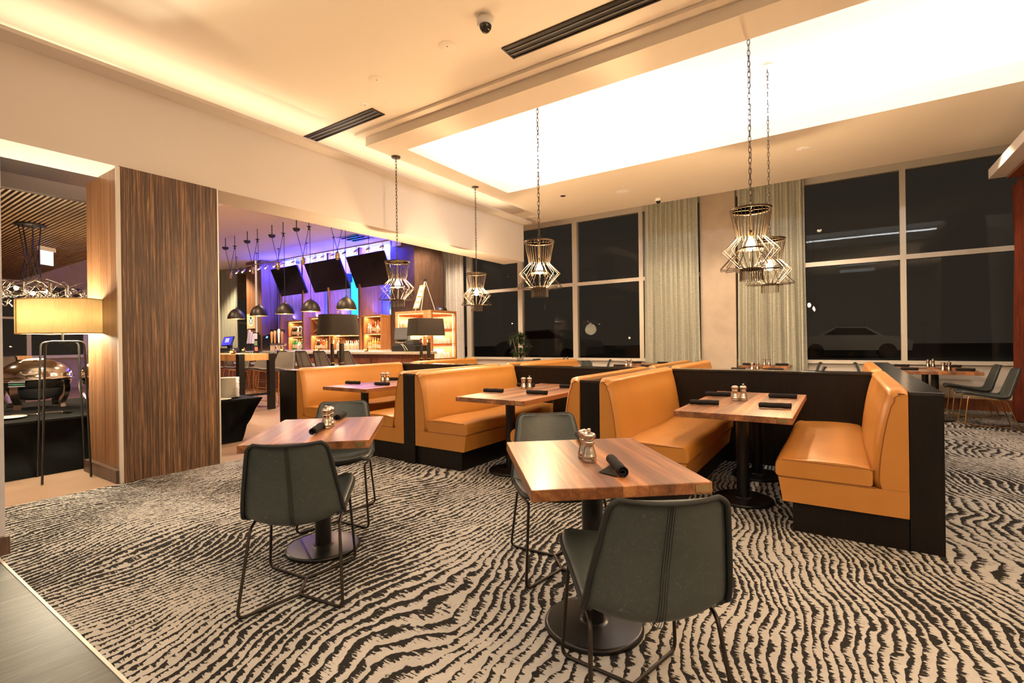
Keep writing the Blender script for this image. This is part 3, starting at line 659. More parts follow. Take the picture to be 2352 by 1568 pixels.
# ------------------------------------------------------------------ floor lamp by the pillar
e=empty('floor_lamp',(-6.32,1.525,0),0,'floor lamp with a yellow linen box shade and hairpin legs beside the pillar','lamp')
A=[]; 
for i in range(13): t=-1+2*i/12; A.append((.345*t,-.17-.08*(1-t*t)))
A+= [(.345,.17)]+[( .345*-t,.17+.06*(1-t*t)) for t in [-1+2*i/12 for i in range(1,12)]]+[(-.345,.17)]
A=[(a+.045,b) for a,b in A]
ang=radians(34)
def rt(P): return [(a*cos(ang)-b*sin(ang),a*sin(ang)+b*cos(ang)) for a,b in P]
m=MB(); loopshade(m,rt(A),1.40,rt(A),1.725)
obj('lamp_shade',m,MAT['linen'],e,solid=.003)
tr=MB(); tr.tube([(a,b,1.40) for a,b in rt(A)],.005,4,closed=True); tr.tube([(a,b,1.725) for a,b in rt(A)],.005,4,closed=True)
tr.tube([rt([(-.245,-.207)])[0]+(1.40,),rt([(-.245,-.207)])[0]+(1.725,)],.006,4)
obj('shade_trim',tr,simple('shadetrim',(.55,.36,.13),.8),e)
feet=[(.175,-.20),(-.225,-.147),(-.177,.203),(.224,.142)]
def legpath(f0,f1,z):
    c=((f0[0]+f1[0])/2,(f0[1]+f1[1])/2); k=.80
    a=Vector((c[0]+(f0[0]-c[0])*k,c[1]+(f0[1]-c[1])*k,z)); b=Vector((c[0]+(f1[0]-c[0])*k,c[1]+(f1[1]-c[1])*k,z)); F0=Vector((*f0,0)); F1=Vector((*f1,0)); 
    r=.05; P=[F0]
    def bend(p,q,s):
        d1=(p-q).normalized()*r; d2=(s-q).normalized()*r; return [((q+d1)*(1-t)+q*t)*(1-t)+(q*(1-t)+(q+d2)*t)*t for t in [i/6 for i in range(7)]]
    return P+bend(F0,a,b)+bend(a,b,F1)+[F1]
for f0,f1 in ((feet[0],feet[3]),(feet[1],feet[2])): obj('leg',MB().tube(legpath(f0,f1,1.32),.0095,8),MAT['gunmetal'],e)
obj('stem',MB().tube([(-.19,.02,1.318),(.19,-.02,1.318)],.008,8).tube([(0,0,1.318),(0,0,1.50)],.010,8),MAT['gunmetal'],e)
obj('bulb',MB().lathe([(0,1.50),(.02,1.505),(.032,1.54),(.025,1.58),(0,1.60)],14),MAT['glow'],e)
for dx in (-.12,.12):
    l=bpy.data.lights.new('floor_lamp_light','POINT'); l.energy=85; l.color=(1,.9,.66); l.shadow_soft_size=.08; o=bpy.data.objects.new('floor_lamp_light',l); COL.objects.link(o); o.location=(-6.32+dx*cos(ang),1.525+dx*sin(ang),1.54)

# ------------------------------------------------------------------ buffet
def cloth(name,x0,x1,y0,y1,z,lab,taper=0):
    # black stretch cloth: top and sides with soft folds
    m=MB(); m.box(x0,x1,y0,y1,z-.02,z)
    def side(pa,pb,qa,qb):
        def fn(u,w):
            t=Vector(pa).lerp(Vector(pb),u); b=Vector(qa).lerp(Vector(qb),u); p=t.lerp(b,w)
            nrm=(Vector(pb)-Vector(pa)).cross(Vector((0,0,-1))).normalized()
            return tuple(p+nrm*(.05*sin(pi*w)-.025*sin(pi*w)*sin(9*u+5*w)-.012*sin(23*u-9*w)*sin(pi*w)))
        m.grid(fn,40,14)
    i=taper
    side((x1,y0,z-.01),(x1,y1,z-.01),(x1-.0,y0,.0),(x1-.0,y1-i,.0)); side((x1,y1,z-.01),(x0,y1,z-.01),(x1,y1-i,0),(x0,y1-i,0))
    side((x0,y1,z-.01),(x0,y0,z-.01),(x0,y1-i,0),(x0,y0,0)); side((x0,y0,z-.01),(x1,y0,z-.01),(x0,y0,0),(x1,y0,0))
    return tag(obj(name,m,MAT['blackcloth']),lab,'buffet table','black clothed buffet tables')
cloth('buffet_table',-8.9,-6.56,.86,2.80,.55,'buffet table under a black stretch cloth left of the pillar')
cloth('buffet_table',-7.48,-6.56,2.90,3.64,.55,'buffet table under a black stretch cloth right of the pillar',.28)
def make_chafer():
    e=empty('chafing_dish'); R=.37
    m=MB(); prof=[(R,.36),(R+.012,.365),(R+.012,.385),(R,.39)]+[(R*cos(t),.39+.25*sin(t)) for t in [pi/2*i/14 for i in range(1,15)]]; prof[-1]=(0,.64)
    m.lathe(prof,48); obj('lid',m,MAT['chrome'],e)
    obj('water_pan',MB().lathe([(.0,.26),(.30,.262),(.335,.28),(.36,.355)],40),MAT['chrome'],e)
    obj('food_pan',MB().lathe([(.10,.10),(.24,.13),(.30,.255)],32),MAT['charcoal'],e)
    for a in (.6,2.2,3.8,5.4):
        c,s=cos(a),sin(a); d=Vector((-s,c,0)); P=[(.37,.35),(.385,.25),(.37,.15),(.32,.06),(.33,0)]
        m=MB(); v=[tuple(Vector((c*(r-q),s*(r-q),z))+d*k) for r,z in P for q,k in ((0,-.045),(0,.045),(.02,.045),(.02,-.045))]; fs=[(i*4+k,i*4+(k+1)%4,i*4+4+(k+1)%4,i*4+4+k) for i in range(len(P)-1) for k in range(4)]+[(3,2,1,0),(16,17,18,19)]
        m.add(v,fs,0,False)
        obj('leg',m,MAT['chrome'],e)
    obj('handle',MB().tube([(.30,-.24,.47),(.345,-.275,.46),(.36,-.23,.44),(.39,-.16,.44),(.40,-.10,.46)],.012,8),MAT['chrome'],e)
    obj('hinge',MB().box(-.40,-.36,-.06,.06,.35,.42),MAT['chrome'],e,bevel=.005)
    s=obj('label_holder',MB().obox((.262,-.268,.325),(.06,.06,0),(.004,-.004,0),(0,0,.028)),MAT['black'],e)
    fr=obj('label_frame',MB().obox((.265,-.271,.325),(.058,.058,0),(.003,-.003,0),(0,0,.002)).obox((.266,-.272,.351),(.06,.06,0),(.005,-.005,0),(0,0,.004)).obox((.266,-.272,.299),(.06,.06,0),(.005,-.005,0),(0,0,.004)),MAT['white'],e)
    cu=bpy.data.curves.new('label_text','FONT'); cu.body='potatoes'; cu.size=.034; cu.align_x='CENTER'; cu.align_y='CENTER'; cu.materials.append(emit('greentext',(.05,.6,.2),.5))
    t0=bpy.data.objects.new('lt',cu); COL.objects.link(t0); bpy.context.view_layer.update(); me=bpy.data.meshes.new_from_object(t0.evaluated_get(bpy.context.evaluated_depsgraph_get())); bpy.data.objects.remove(t0); t=bpy.data.objects.new('label_text',me); COL.objects.link(t); t.parent=e; t.location=(.2705,-.2765,.325); t.rotation_euler=(pi/2,0,pi/4)
    return e
ch=make_chafer(); ch.location=(-8.05,1.70,.551); ch.scale=(.9,.9,.92); ch.rotation_euler=(0,0,radians(5)); tag(ch,'large round silver chafing dish on the black buffet cloth behind the lamp legs','chafing dish','silver chafing dishes')
dup(ch,(-7.74,2.36,.551),radians(20),'round silver chafing dish half hidden by the pillar')
for k,(x,y,a,l) in enumerate(((-7.12,1.42,.5,'silver tongs lying across the front of the buffet'),(-7.05,1.62,.9,'silver serving spoon lying on the buffet'))):
    m=MB()
    if k==0: m.tube([(-.15,.012,.01),(.13,.03,.02),(.16,.0,.02),(.13,-.03,.02),(-.15,-.012,.01)],.007,6)
    else: m.tube([(-.17,0,.012),(.08,0,.02)],.006,6).lathe([(0,.0),(.03,.006),(.04,.016)],14,(.12,0,.0),sx=1.3)
    o=obj('serving_tongs' if k==0 else 'serving_spoon',m,MAT['chrome'],None,(x,y,.551),a); tag(o,l,'utensil')
o=obj('serving_plate',MB().lathe([(0,.004),(.09,.004),(.15,.016),(.152,.019),(.09,.009),(0,.009)],32),MAT['porcelain'],None,(-7.0,1.25,.551)); tag(o,'white oval spoon plate at the front edge of the buffet','plate')
pl=MB().lathe([(.0,.002),(.08,.002),(.088,.0),(.09,.004),(.132,.0145),(.134,.0165),(.09,.009),(0,.008)],36)
pl0=obj('dinner_plate',pl,MAT['porcelain'],None,(-6.90,3.36,.552)); tag(pl0,'white dinner plate in the tall stack on the black cloth right of the pillar','plate','stacked dinner plates')
for i in range(1,24):
    o=pl0.copy(); COL.objects.link(o); o.location=(-6.90+random.uniform(-.003,.003),3.36+random.uniform(-.003,.003),.552+.0112*i)
o=pl0.copy(); COL.objects.link(o); o.location=(-7.12,3.16,.552); o['label']='single white plate lying beside the plate stack right of the pillar'; del o['group']
o=pl0.copy(); COL.objects.link(o); o.location=(-6.70,3.155,.552); o['label']='single white plate at the front of the cloth before the plate stack'

# ------------------------------------------------------------------ chandelier
e=empty('wire_chandelier',(-9.45,1.95,2.0),0,'wild wire chandelier with starry bulbs hanging from the slatted ceiling','chandelier')
obj('canopy',MB().lathe([(.0,.975),(.17,.975),(.17,.995)],24),MAT['black'],e)
m=MB()
for k in range(7):
    a=k*.9; x,y=.12*cos(a),.12*sin(a); m.tube([(x,y,.975),(x*.7+.02*k,y*.7,.6),(x*.3+.1*sin(k),y*.3+.1*cos(k),.25),(.12*sin(k*2),.12*cos(k*2),.08)],.006,5)
obj('cord',m,MAT['black'],e)
m=MB(); rr=random.Random(3)
for k in range(46):
    P=[]; a=rr.uniform(0,6.28); r=rr.uniform(.15,.75); z=rr.uniform(-.12,.14)
    for j in range(9): P.append((r*cos(a+j*.16)*(1+.12*sin(j*2.)),r*sin(a+j*.16),z+.05*sin(j*1.3+k)))
    m.tube(P,.004,4)
for k in range(9):
    a=k*.7; m.lathe([(.03,-.03),(.045,.0),(.03,.03)],10,(.55*cos(a),.55*sin(a),.05)); m.lathe([(.025,-.06),(.025,.06)],8,(.4*cos(a+.3),.4*sin(a+.3),.09))
obj('wire',m,MAT['steel'],e)
for k,(x,y,z) in enumerate(((-.47,-.29,.05),(-.20,-.11,.11),(.0,.02,.03),(.13,.12,.06),(.42,.35,.06),(-.6,.3,.0),(.2,-.5,.0))):
    obj('bulb',MB().lathe([(0,-.028),(.020,-.02),(.028,0),(.02,.02),(0,.028)],12,(x,y,z)),MAT['bulbwhite'],e)
l=bpy.data.lights.new('chandelier_light','POINT'); l.energy=60; l.color=(1,.72,.42); l.shadow_soft_size=.25; o=bpy.data.objects.new('chandelier_light',l); COL.objects.link(o); o.location=(-9.45,1.95,1.75)
e=empty('exit_sign',(-11.4,2.56,2.83),radians(35),'small white hanging sign under the slatted ceiling','sign'); obj('panel',MB().box(-.012,.012,-.11,.11,-.14,.10),emit('signwhite',(1,.95,.9),1.2),e); obj('bracket',MB().box(-.03,.03,-.14,.14,.101,.169),MAT['white'],e)
# ------------------------------------------------------------------ curtains
def curtain(x0,x1,y,z0,z1,mat,label,folds=11,axis='x',amp=.05,flare=.06,seed=1,group=None):
    rr=random.Random(seed); ph=[rr.uniform(0,6.28) for _ in range(6)]; W=x1-x0
    def fn(u,w):
        z=z0+(z1-z0)*w; k=.45+.55*(1-w)**.6
        uu=u+.012*sin(5*u*6.28+ph[0]+2*w)
        d=amp*k*(sin(2*pi*folds*uu+ph[1])+.35*sin(2*pi*folds*.53*uu+ph[2]+w)) + .3*amp*(sin(2*pi*folds*2.1*u)*w)
        x=x0+W*u+(flare*(1-w)**1.5)*(u-.5)*2*.6+.012*sin(2*pi*folds*uu+1+ph[3])
        return (x,y-d,z) if axis=='x' else (y+d,x,z)
    m=MB().grid(fn,folds*14,24)
    o=obj('curtain',m,mat); return tag(o,label,'curtain',group)
curtain(-3.66,-2.53,10.95,.05,4.5,MAT['curtain'],'pale woven curtain left of the plaster pier',10,'x',.085,seed=2,group='pale curtains beside the pier')
curtain(-1.74,-.56,10.95,.05,4.5,MAT['curtain'],'pale woven curtain right of the plaster pier',10,'x',.085,seed=5,group='pale curtains beside the pier')
curtain(-10.38,-9.06,11.0,.05,4.05,MAT['curtain_grey'],'grey violet curtain behind the bar glass cabinet',14,seed=8)
curtain(-19.6,-18.3,9.3,.05,4.05,MAT['curtain_dark'],'dark grey green curtain at the far left of the bar',12,seed=9)
curtain(-15.9,-14.9,9.45,.05,4.05,MAT['curtain_grey'],'violet lit curtain beside the back bar, left end',9,seed=10)
curtain(6.2,10.25,2.17,.02,3.472,MAT['redcurtain'],'rust red curtain at the right edge of the room',13,'y',.085,.12,seed=4)
e=empty('curtain_valance',(1.9,8,3.52),0,'pale boxed valance above the red curtain','valance')
obj('box',MB().box(-.10,.35,-3,1.75,.0,.135),MAT['paint'],e); obj('soffit',MB().box(.08,.34,-2.9,1.70,-.045,-.001),MAT['mahogany'],e)

# ------------------------------------------------------------------ potted plant
e=empty('potted_plant',(-6.48,10.0,0),0,'potted tree with dark glossy leaves before the dark window','plant')
obj('pot',MB().lathe([(.15,0),(.20,.40),(.205,.42),(.185,.42),(.175,.37),(0,.37)],24),MAT['charcoal'],e)
m=MB(); rr=random.Random(11); tips=[]
for k in range(5):
    a=k*1.25; P=[(0,0,.36),(.04*cos(a),.04*sin(a),.7),(.10*cos(a),.10*sin(a),1.0),(.17*cos(a),.17*sin(a),1.12+.07*k)]; m.tube(P,[.018,.014,.01,.007],6); tips.append(P[-1]); tips.append(P[2]); tips.append((.05*cos(a+2),.05*sin(a+2),1.33))
obj('trunk',m,MAT['trunk'],e)
m=MB()
for t in tips:
    for k in range(46):
        d=Vector((rr.gauss(0,1),rr.gauss(0,1),rr.gauss(.2,1))).normalized(); p=Vector(t)+d*rr.uniform(.01,.09); q=p+d*rr.uniform(.07,.13)-Vector((0,0,.03)); w=d.cross(Vector((rr.random(),rr.random(),1))).normalized()*rr.uniform(.014,.022); c=(p+q)/2+Vector((0,0,.015))
        m.add([p,c+w,q,c-w,c],[(0,1,4),(1,2,4),(2,3,4),(3,0,4)],0,True)
obj('foliage',m,MAT['leaf'],e)

# ------------------------------------------------------------------ bar
e=empty('bar_counter',(-11.6,7.4,0),0,'long stone topped bar counter with a mahogany end behind the stools','bar counter')
obj('countertop',MB().box(-8.4,4.26,0,.585,1.012,1.07),MAT['granite'],e,bevel=.005)
f=MB(); f.box(-8.3,4.2,.12,.56,.0,1.011); obj('front',f,MAT['mahogany'],e)
pn=MB()
for k in range(9): pn.box(-8.2+k*1.37,-8.2+k*1.37+1.25,.105,.119,.12,.92)
obj('panel',pn,MAT['mahogany'],e,bevel=.006)
gr=MB()
for k in range(36): gr.box(2.2+k*.052,2.2+k*.052+.025,.095,.104,.2,.80)
obj('grille',gr,MAT['bronze'],e)
e=empty('back_bar_counter',(-12.2,8.75,0),0,'pale stone back bar counter under the bottle shelves','bar counter'); obj('countertop',MB().box(-2.6,2.04,-.1,.86,1.04,1.08),MAT['stone'],e,bevel=.003); obj('body',MB().box(-2.55,2.0,0,.85,0,1.039),MAT['mahogany'],e)
# shelf units
UN=[(-14.50,-13.66,1.95,1.50,'left'),(-13.32,-12.42,2.02,1.52,'centre left'),(-12.28,-11.06,1.98,1.50,'centre right'),(-10.90,-10.18,1.98,1.52,'right')]
for k,(x0,x1,zt,zm,nm) in enumerate(UN):
    e=empty('bottle_shelf',((x0+x1)/2,9.2,1.081),0,'caramel wood bottle shelf unit at the %s of the back bar'%nm,'shelf','bottle shelf units'); w=(x1-x0)/2; H=zt-1.081
    obj('side_panel',MB().box(-w,-w+.03,-.30,.30,0,H),MAT['caramel'],e); obj('side_panel',MB().box(w-.03,w,-.30,.30,0,H),MAT['caramel'],e)
    obj('top',MB().box(-w-.03,w+.01,-.34,.30,H+.001,H+.045),MAT['caramel'],e); obj('shelf',MB().box(-w+.031,w-.031,-.30,.29,zm-1.081-.02,zm-1.081+.02),MAT['caramel'],e)
    obj('back_panel',MB().box(-w+.031,w-.031,.292,.30,0,H-.001),MAT['barwood'],e)
    for hz in (H-.012,zm-1.081-.031): obj('light_strip',MB().box(-w+.05,w-.05,-.29,-.27,hz,hz+.009),MAT['ledwarm'],e)
    if k==1:
        obj('wine_rack',MB().obox((.0,0,(zm-1.081+H)/2+.01),(w-.06,0,(H-zm+1.081)/2-.06),(0,.27,0),(.008,0,-.014)).obox((-w*.5,0,(zm-1.081+H)/2+.12),(w*.46,0,-(H-zm+1.081)/4),(0,.27,0),(.008,0,.012)),MAT['caramel'],e)
    for zz in (.33,.80):
        if k==1 and zz>.5: continue
        l=bpy.data.lights.new('shelf_light','AREA'); l.shape='RECTANGLE'; l.size=2*w-.1; l.size_y=.03; l.energy=8; l.color=(1,.66,.36); o=bpy.data.objects.new('shelf_light',l); COL.objects.link(o); o.location=((x0+x1)/2,9.0,1.081+(zm-1.081-.035 if zz<.5 else H-.02))
# bottles
def bmat(n,c,r=.08):
    m,nt,b,o=newmat(n); setin(nt,b.inputs['Base Color'],c); b.inputs['Roughness'].default_value=r; b.inputs['Transmission Weight'].default_value=.35; return m
BM=[bmat('amber',(.50,.20,.03)),bmat('clearglass',(.80,.78,.72)),bmat('greenglass',(.05,.28,.08)),bmat('darkglass',(.03,.018,.012)),bmat('redglass',(.45,.03,.03)),bmat('goldglass',(.75,.50,.12))]
label_m=simple('labelpaper',(.55,.46,.32),.7); cap_m=[MAT['black'],simple('redcap',(.45,.03,.03),.4),MAT['gold'],MAT['white']]
PRF=[[(.0,0),(.036,0),(.038,.01),(.038,.17),(.030,.20),(.014,.225),(.013,.285)],[(.0,0),(.042,0),(.043,.01),(.043,.14),(.034,.17),(.015,.185),(.014,.25)],[(.0,0),(.033,0),(.034,.01),(.034,.21),(.022,.245),(.012,.26),(.012,.32)]]
BOT=[]
for k in range(9):
    p=PRF[k%3]; m=MB(); m.lathe(p,14,mi=0); r=p[3][0]; z=p[3][1]; m.lathe([(r+.0008,z*.25),(r+.0008,z*.8)],14,mi=1); t=p[-1]; m.lathe([(t[0]+.002,t[1]-.02),(t[0]+.002,t[1]+.012),(0,t[1]+.012)],10,mi=2)
    me=obj('bottle',m,[BM[[0,1,2,3,5,4,0,1,5][k]],label_m,cap_m[k%4]]); BOT.append(me)
first=[True]*9
def bottle(kind,x,y,z,grp,lab):
    o=BOT[kind]
    if not first[kind]: o=o.copy(); COL.objects.link(o)
    first[kind]=False; o.location=(x,y,z); o.rotation_euler=(0,0,random.uniform(0,6)); tag(o,lab,'bottle',grp)
rr=random.Random(5)
for k,(x0,x1,zt,zm,nm) in enumerate(UN):
    for lvl,z in (('lower',1.0815),('upper',zm+.021)):
        if k==1 and lvl=='upper': continue
        kinds={(0,'lower'):[2,2,1,1,7],(0,'upper'):[3,3,1,7,1],(1,'lower'):[3,3,3,5,0,0,8,6],(2,'lower'):[1,7,1,1,7],(2,'upper'):[8,1,7,4],(3,'lower'):[4,8,8,6,0],(3,'upper'):[7,1,5,6,1,0]}[(k,lvl)]
        n=int((x1-x0-.12)/.096)
        for row in (0,1):
            for i in range(n):
                if rr.random()<.08: continue
                kd=kinds[min(len(kinds)-1,int(i/n*len(kinds)))] if rr.random()<.75 else rr.choice(kinds)
                bottle(kd,x0+.08+(i+.5*row)*(x1-x0-.16)/n+rr.uniform(-.003,.003),9.02+row*.13+rr.uniform(-.01,.01),z,'bottles on the %s shelf of the %s unit'%(lvl,nm),'spirit bottle on the %s shelf of the %s back bar unit'%(lvl,nm))
for k in range(7):
    b=BOT[5].copy(); COL.objects.link(b); b.location=(-12.95+(k%4)*.09,9.25,1.58+(k//4)*.085); b.rotation_euler=(pi/2,0,0); tag(b,'red wine bottle lying in the diagonal wine rack','bottle','wine bottles in the rack')
# light strips and blue backlit panels behind the fins
for x0,x1,lab in ((-14.28,-14.04,'left'),(-12.28,-12.0,'middle'),(-10.60,-10.16,'right')):
    o=obj('backlit_art_panel',MB().box(x0,x1,9.592,9.619,2.06,3.85),MAT['art'] if lab=='right' else MAT['ledcyan']); tag(o,'glowing blue backlit panel at the %s of the back bar'%lab,'light panel')
o=obj('blue_light_strip',MB().box(-13.4,-11.0,9.53,9.56,3.86,3.89),MAT['ledblue']); tag(o,'blue dotted light strip above the televisions','light')
for x in (-14.45,-12.7,-11.4):
    l=bpy.data.lights.new('blue_wash','AREA'); l.shape='RECTANGLE'; l.size=2.0; l.size_y=.3; l.energy=850; l.color=(.05,.06,1.0); o=bpy.data.objects.new('blue_wash',l); COL.objects.link(o); o.location=(x,9.15,4.02); o.rotation_euler=(radians(28),0,0)
for x in (-15.2,-13.2,-11.8,-10.3):
    l=bpy.data.lights.new('blue_up','AREA'); l.shape='RECTANGLE'; l.size=1.0; l.size_y=.08; l.energy=55; l.color=(.05,.07,1.0); o=bpy.data.objects.new('blue_up',l); COL.objects.link(o); o.location=(x,9.3,2.12); o.rotation_euler=(radians(138),0,0)
l=bpy.data.lights.new('blue_ceiling','AREA'); l.shape='RECTANGLE'; l.size=6; l.size_y=.2; l.energy=45; l.color=(.13,.10,1.0); o=bpy.data.objects.new('blue_ceiling',l); COL.objects.link(o); o.location=(-13,8.9,3.6); o.rotation_euler=(pi-.5,0,0)
# televisions
TV=[((-15.08,3.56),(-13.66,3.57),(-13.28,2.82),(-14.54,2.77),'left'),((-13.19,3.64),(-11.62,3.61),(-11.33,2.83),(-12.89,2.82),'middle'),((-11.24,3.64),(-9.75,3.63),(-9.64,2.86),(-11.0,2.82),'right')]
for a,b,c,d,nm in TV:
    cx=(a[0]+b[0]+c[0]+d[0])/4; w=(b[0]-a[0]+c[0]-d[0])/4+.02; tilt=.30 if nm=='left' else .24
    e=empty('television',(cx,8.75,3.22),0,'large black wall television at the %s, tilted down over the bar'%nm,'television','tilted televisions above the bar')
    top=Vector((-.02,-.28,.40)); ax=Vector((w,0,0.01))
    sk={'left':-.20,'middle':-.17,'right':-.08}[nm]
    up=Vector((0,-.17,.40)); nrm=Vector((0,-.40,-.17)).normalized()
    obj('screen',MB().obox(nrm*.028,ax*.975,up*.965,nrm*.006),MAT['screen'],e); obj('frame',MB().obox((0,0,0),ax,up,nrm*.022),MAT['black'],e,bevel=.004)
    bz=MB(); 
    for s in (-1,1): bz.obox(up*s+nrm*.024,ax,up.normalized()*.010,nrm*.010); bz.obox(ax*s+nrm*.024,Vector((.010,0,0)),up,nrm*.010)
    obj('bezel',bz,MAT['gunmetal'],e); obj('mount',MB().box(-.10,.10,.03,.80,-.12,.12),MAT['black'],e)
# track light
e=empty('track_light_rail',(-12.8,8.2,3.75),0,'long metal track rail of small spotlights in front of the televisions','track light')
obj('rail',MB().tube([(-4,0,0),(3.9,0,0)],.018,8),MAT['brass'],e)
for x in (-3.4,-2.2,-1.0,.4,1.6,3.0): obj('hanger',MB().tube([(x,0,.02),(x,0,.349)],.006,6).lathe([(.03,.33),(.03,.349)],10,(x,0,0)),MAT['gunmetal'],e)
for i,x in enumerate((-16.55,-16.14,-15.76,-15.3,-14.82,-14.43,-13.98,-13.55,-13.04,-12.52,-12.01,-11.66,-11.22,-10.75,-10.28,-9.81,-9.3)):
    X=x+12.8; s=obj('spot_head',MB().tube([(X,0,-.01),(X+.03,-.01,-.06)],.008,6).tube([(X-.03,.05,-.09),(X+.02,-.05,-.17)],[.028,.045],12),MAT['chrome'],e)
    obj('lens',MB().obox((X+.022,-.054,-.174),(.03,0,-.008),(0,.018,.028),(.001,-.002,-.002)),MAT['spotglow'],s)
    if i%3==0:
        l=bpy.data.lights.new('track_spot','SPOT'); l.energy=100; l.color=(1,.78,.56); l.spot_size=1.1; l.spot_blend=.6; l.shadow_soft_size=.04; o=bpy.data.objects.new('track_spot',l); COL.objects.link(o); o.location=(x+.02,8.08,3.55); o.rotation_euler=(radians(-18),radians(4),0)
# dome pendants
def make_dome():
    e=empty('dome_pendant_lamp')   # origin at the rim centre
    P=[(.205,0),(.203,.03),(.19,.085),(.165,.145),(.125,.20),(.075,.24),(.03,.262),(.012,.268)]
    m=MB(); m.lathe(P,32,mi=0); Q=[(r*.97,z-.002) for r,z in P]; m.lathe(Q[::-1],32,mi=1)
    obj('lamp_shade',m,[MAT['bronze'],MAT['shadegold']],e)
    obj('bulb',MB().lathe([(0,.02),(.03,.03),(.04,.06),(.025,.11),(.012,.14)],14),MAT['glow'],e)
    obj('cap',MB().lathe([(.014,.262),(.014,.30),(.006,.31)],10),MAT['black'],e)
    z1=CE-1.96
    obj('cord',MB().tube([(0,0,.30),(0,0,1.80)],.006,5).tube([(-.06,0,1.80),(-.30,0,1.17),],.006,5).tube([(-.50,0,1.83),(-.24,0,1.19)],.006,5),MAT['black'],e)
    obj('hook',MB().tube([(0,0,1.80),(-.03,0,1.86),(-.06,0,1.80)],.012,6).lathe([(.012,1.85),(.05,1.88)],12,(-.03,0,0)).tube([(-.03,0,1.87),(-.03,0,z1)],.008,6),MAT['black'],e)
    obj('canopy',MB().lathe([(.0,1.83),(.05,1.835),(.075,1.87),(.08,1.9)],16,(-.50,0,0)).tube([(-.50,0,1.9),(-.5,0,z1)],.01,6),MAT['black'],e)
    obj('counterweight',MB().lathe([(.0,1.05),(.03,1.06),(.045,1.11),(.045,1.17),(.03,1.22),(0,1.23)],14,(-.27,0,0)),MAT['brass'],e)
    return e
d0=make_dome(); DP=[(-12.89,1.93),(-11.81,1.965),(-10.70,1.965),(-9.70,1.98),(-8.48,1.965)]; NM=['leftmost of five','second from the left','middle of five','second from the right','rightmost of five']
for i,(x,z) in enumerate(DP):
    lab='black dome pendant lamp over the bar stools, '+NM[i]
    if i==0: d0.location=(x,6.5,z); tag(d0,lab,'lamp','dome pendant lamps over the bar')
    else: dup(d0,(x,6.5,z),0,lab)
    l=bpy.data.lights.new('dome_light','POINT'); l.energy=70; l.color=(1,.7,.4); l.shadow_soft_size=.03; o=bpy.data.objects.new('dome_light',l); COL.objects.link(o); o.location=(x,6.5,z+.005)
# bar stools
st=make_chair(MAT['stool'],MAT['copperleg'],.29,True,'bar_stool'); sx=[-14.2,-13.32,-12.46,-11.38,-10.61,-9.90,-9.02]
WH=['leftmost at the bar counter','second from the left at the bar counter','third from the left at the bar counter','middle of the row at the bar counter','third from the right at the bar counter','second from the right at the bar counter','rightmost at the bar counter, behind the drum lamp']
for i,x in enumerate(sx):
    lab='taupe leather bar stool, '+WH[i]
    if i==0: st.location=(x,7.12,.001); st.scale=(1.2,1,1); tag(st,lab,'stool','taupe bar stools at the counter')
    else: dup(st,(x,7.12,.001),0,lab,None,(1.2,1,1))
for i,(x,l) in enumerate(((-11.5,'left'),(-10.6,'middle'),(-9.75,'right'))): dup(st,(x,5.72,.001),pi+.15*i,'taupe leather bar stool at the far side of the high table, %s of three'%l,'taupe bar stools at the high table')
e=empty('high_table',(-10.6,4.99,0),0,'tall communal table with an oak top on black slab legs','table')
obj('tabletop',MB().box(-1.4,1.425,-.335,.335,.965,1.088),MAT['oak'],e,bevel=.003)
for x in (-1.3,1.40):
    for y in (-.29,.29):
        obj('leg',MB().box(x-.055,x+.055,y-.055,y+.055,.012,1.092),MAT['blackmetal'],e,bevel=.004); obj('foot',MB().box(x-.05,x+.05,y-.05,y+.05,0,.011),MAT['alum'],e)
obj('footrail',MB().box(1.38,1.42,-.234,.234,.30,.34),MAT['blackmetal'],e)
def candle(x,y,z,lab):
    e=empty('votive_candle',(x,y,z),0,lab,'candle','votive candles'); obj('holder',MB().lathe([(.038,0),(.042,.01),(.042,.085),(.038,.085),(.036,.02),(0,.02)],14),simple('amberglass',(.10,.035,.010),.2) if 'amberglass' not in bpy.data.materials else bpy.data.materials['amberglass'],e); obj('flame_glow',MB().box(-.043,.043,-.0435,-.030,.025,.06).lathe([(0,.03),(.03,.04),(.026,.07),(0,.10)],10),MAT['flame_glow'],e)  # glowing slab on the holder front imitates candlelight through it
for x,y,z,l in ((-14.55,7.55,1.0705,'small glowing votive candle on the bar counter, leftmost'),(-12.55,7.55,1.0705,'small glowing votive candle on the bar counter beside the beer taps'),(-11.0,7.55,1.0705,'small glowing votive candle on the bar counter behind the drum lamp'),(-9.15,7.55,1.0705,'small glowing votive candle on the bar counter near the cash register'),(-9.75,4.85,1.0885,'small glowing votive candle on the high oak table')): candle(x,y,z,l)
# registers
e=empty('pos_terminal',(-15.55,7.56,1.0705),0,'register with a lit blue screen at the left end of the bar','register')
obj('drawer',MB().box(-.26,.40,-.12,.15,0,.10),MAT['charcoal'],e,bevel=.005); obj('stand',MB().box(-.08,.08,.03,.12,.101,.2),MAT['black'],e)
up=Vector((-.05,.07,.14)); obj('monitor',MB().obox((0,.02,.30),(.30,0,.01),up,(0,.018,-.009)),MAT['gunmetal'],e,bevel=.005); obj('screen',MB().obox((-.001,-.003,.311),(.27,0,.009),up*.86,(0,.004,-.002)),MAT['pos'],e)
obj('screen_icon',MB().obox((-.02,.022,.375),(.11,0,.003),up*.10,(0,.004,-.002)).obox((0,-.001,.325),(.11,0,.003),up*.10,(0,.004,-.002)).obox((.02,-.022,.285),(.11,0,.003),up*.05,(0,.004,-.002)),MAT['posbar'],e)
e=empty('cash_register',(-8.07,7.68,1.0705),0,'black cash register seen from behind at the right end of the bar','register')
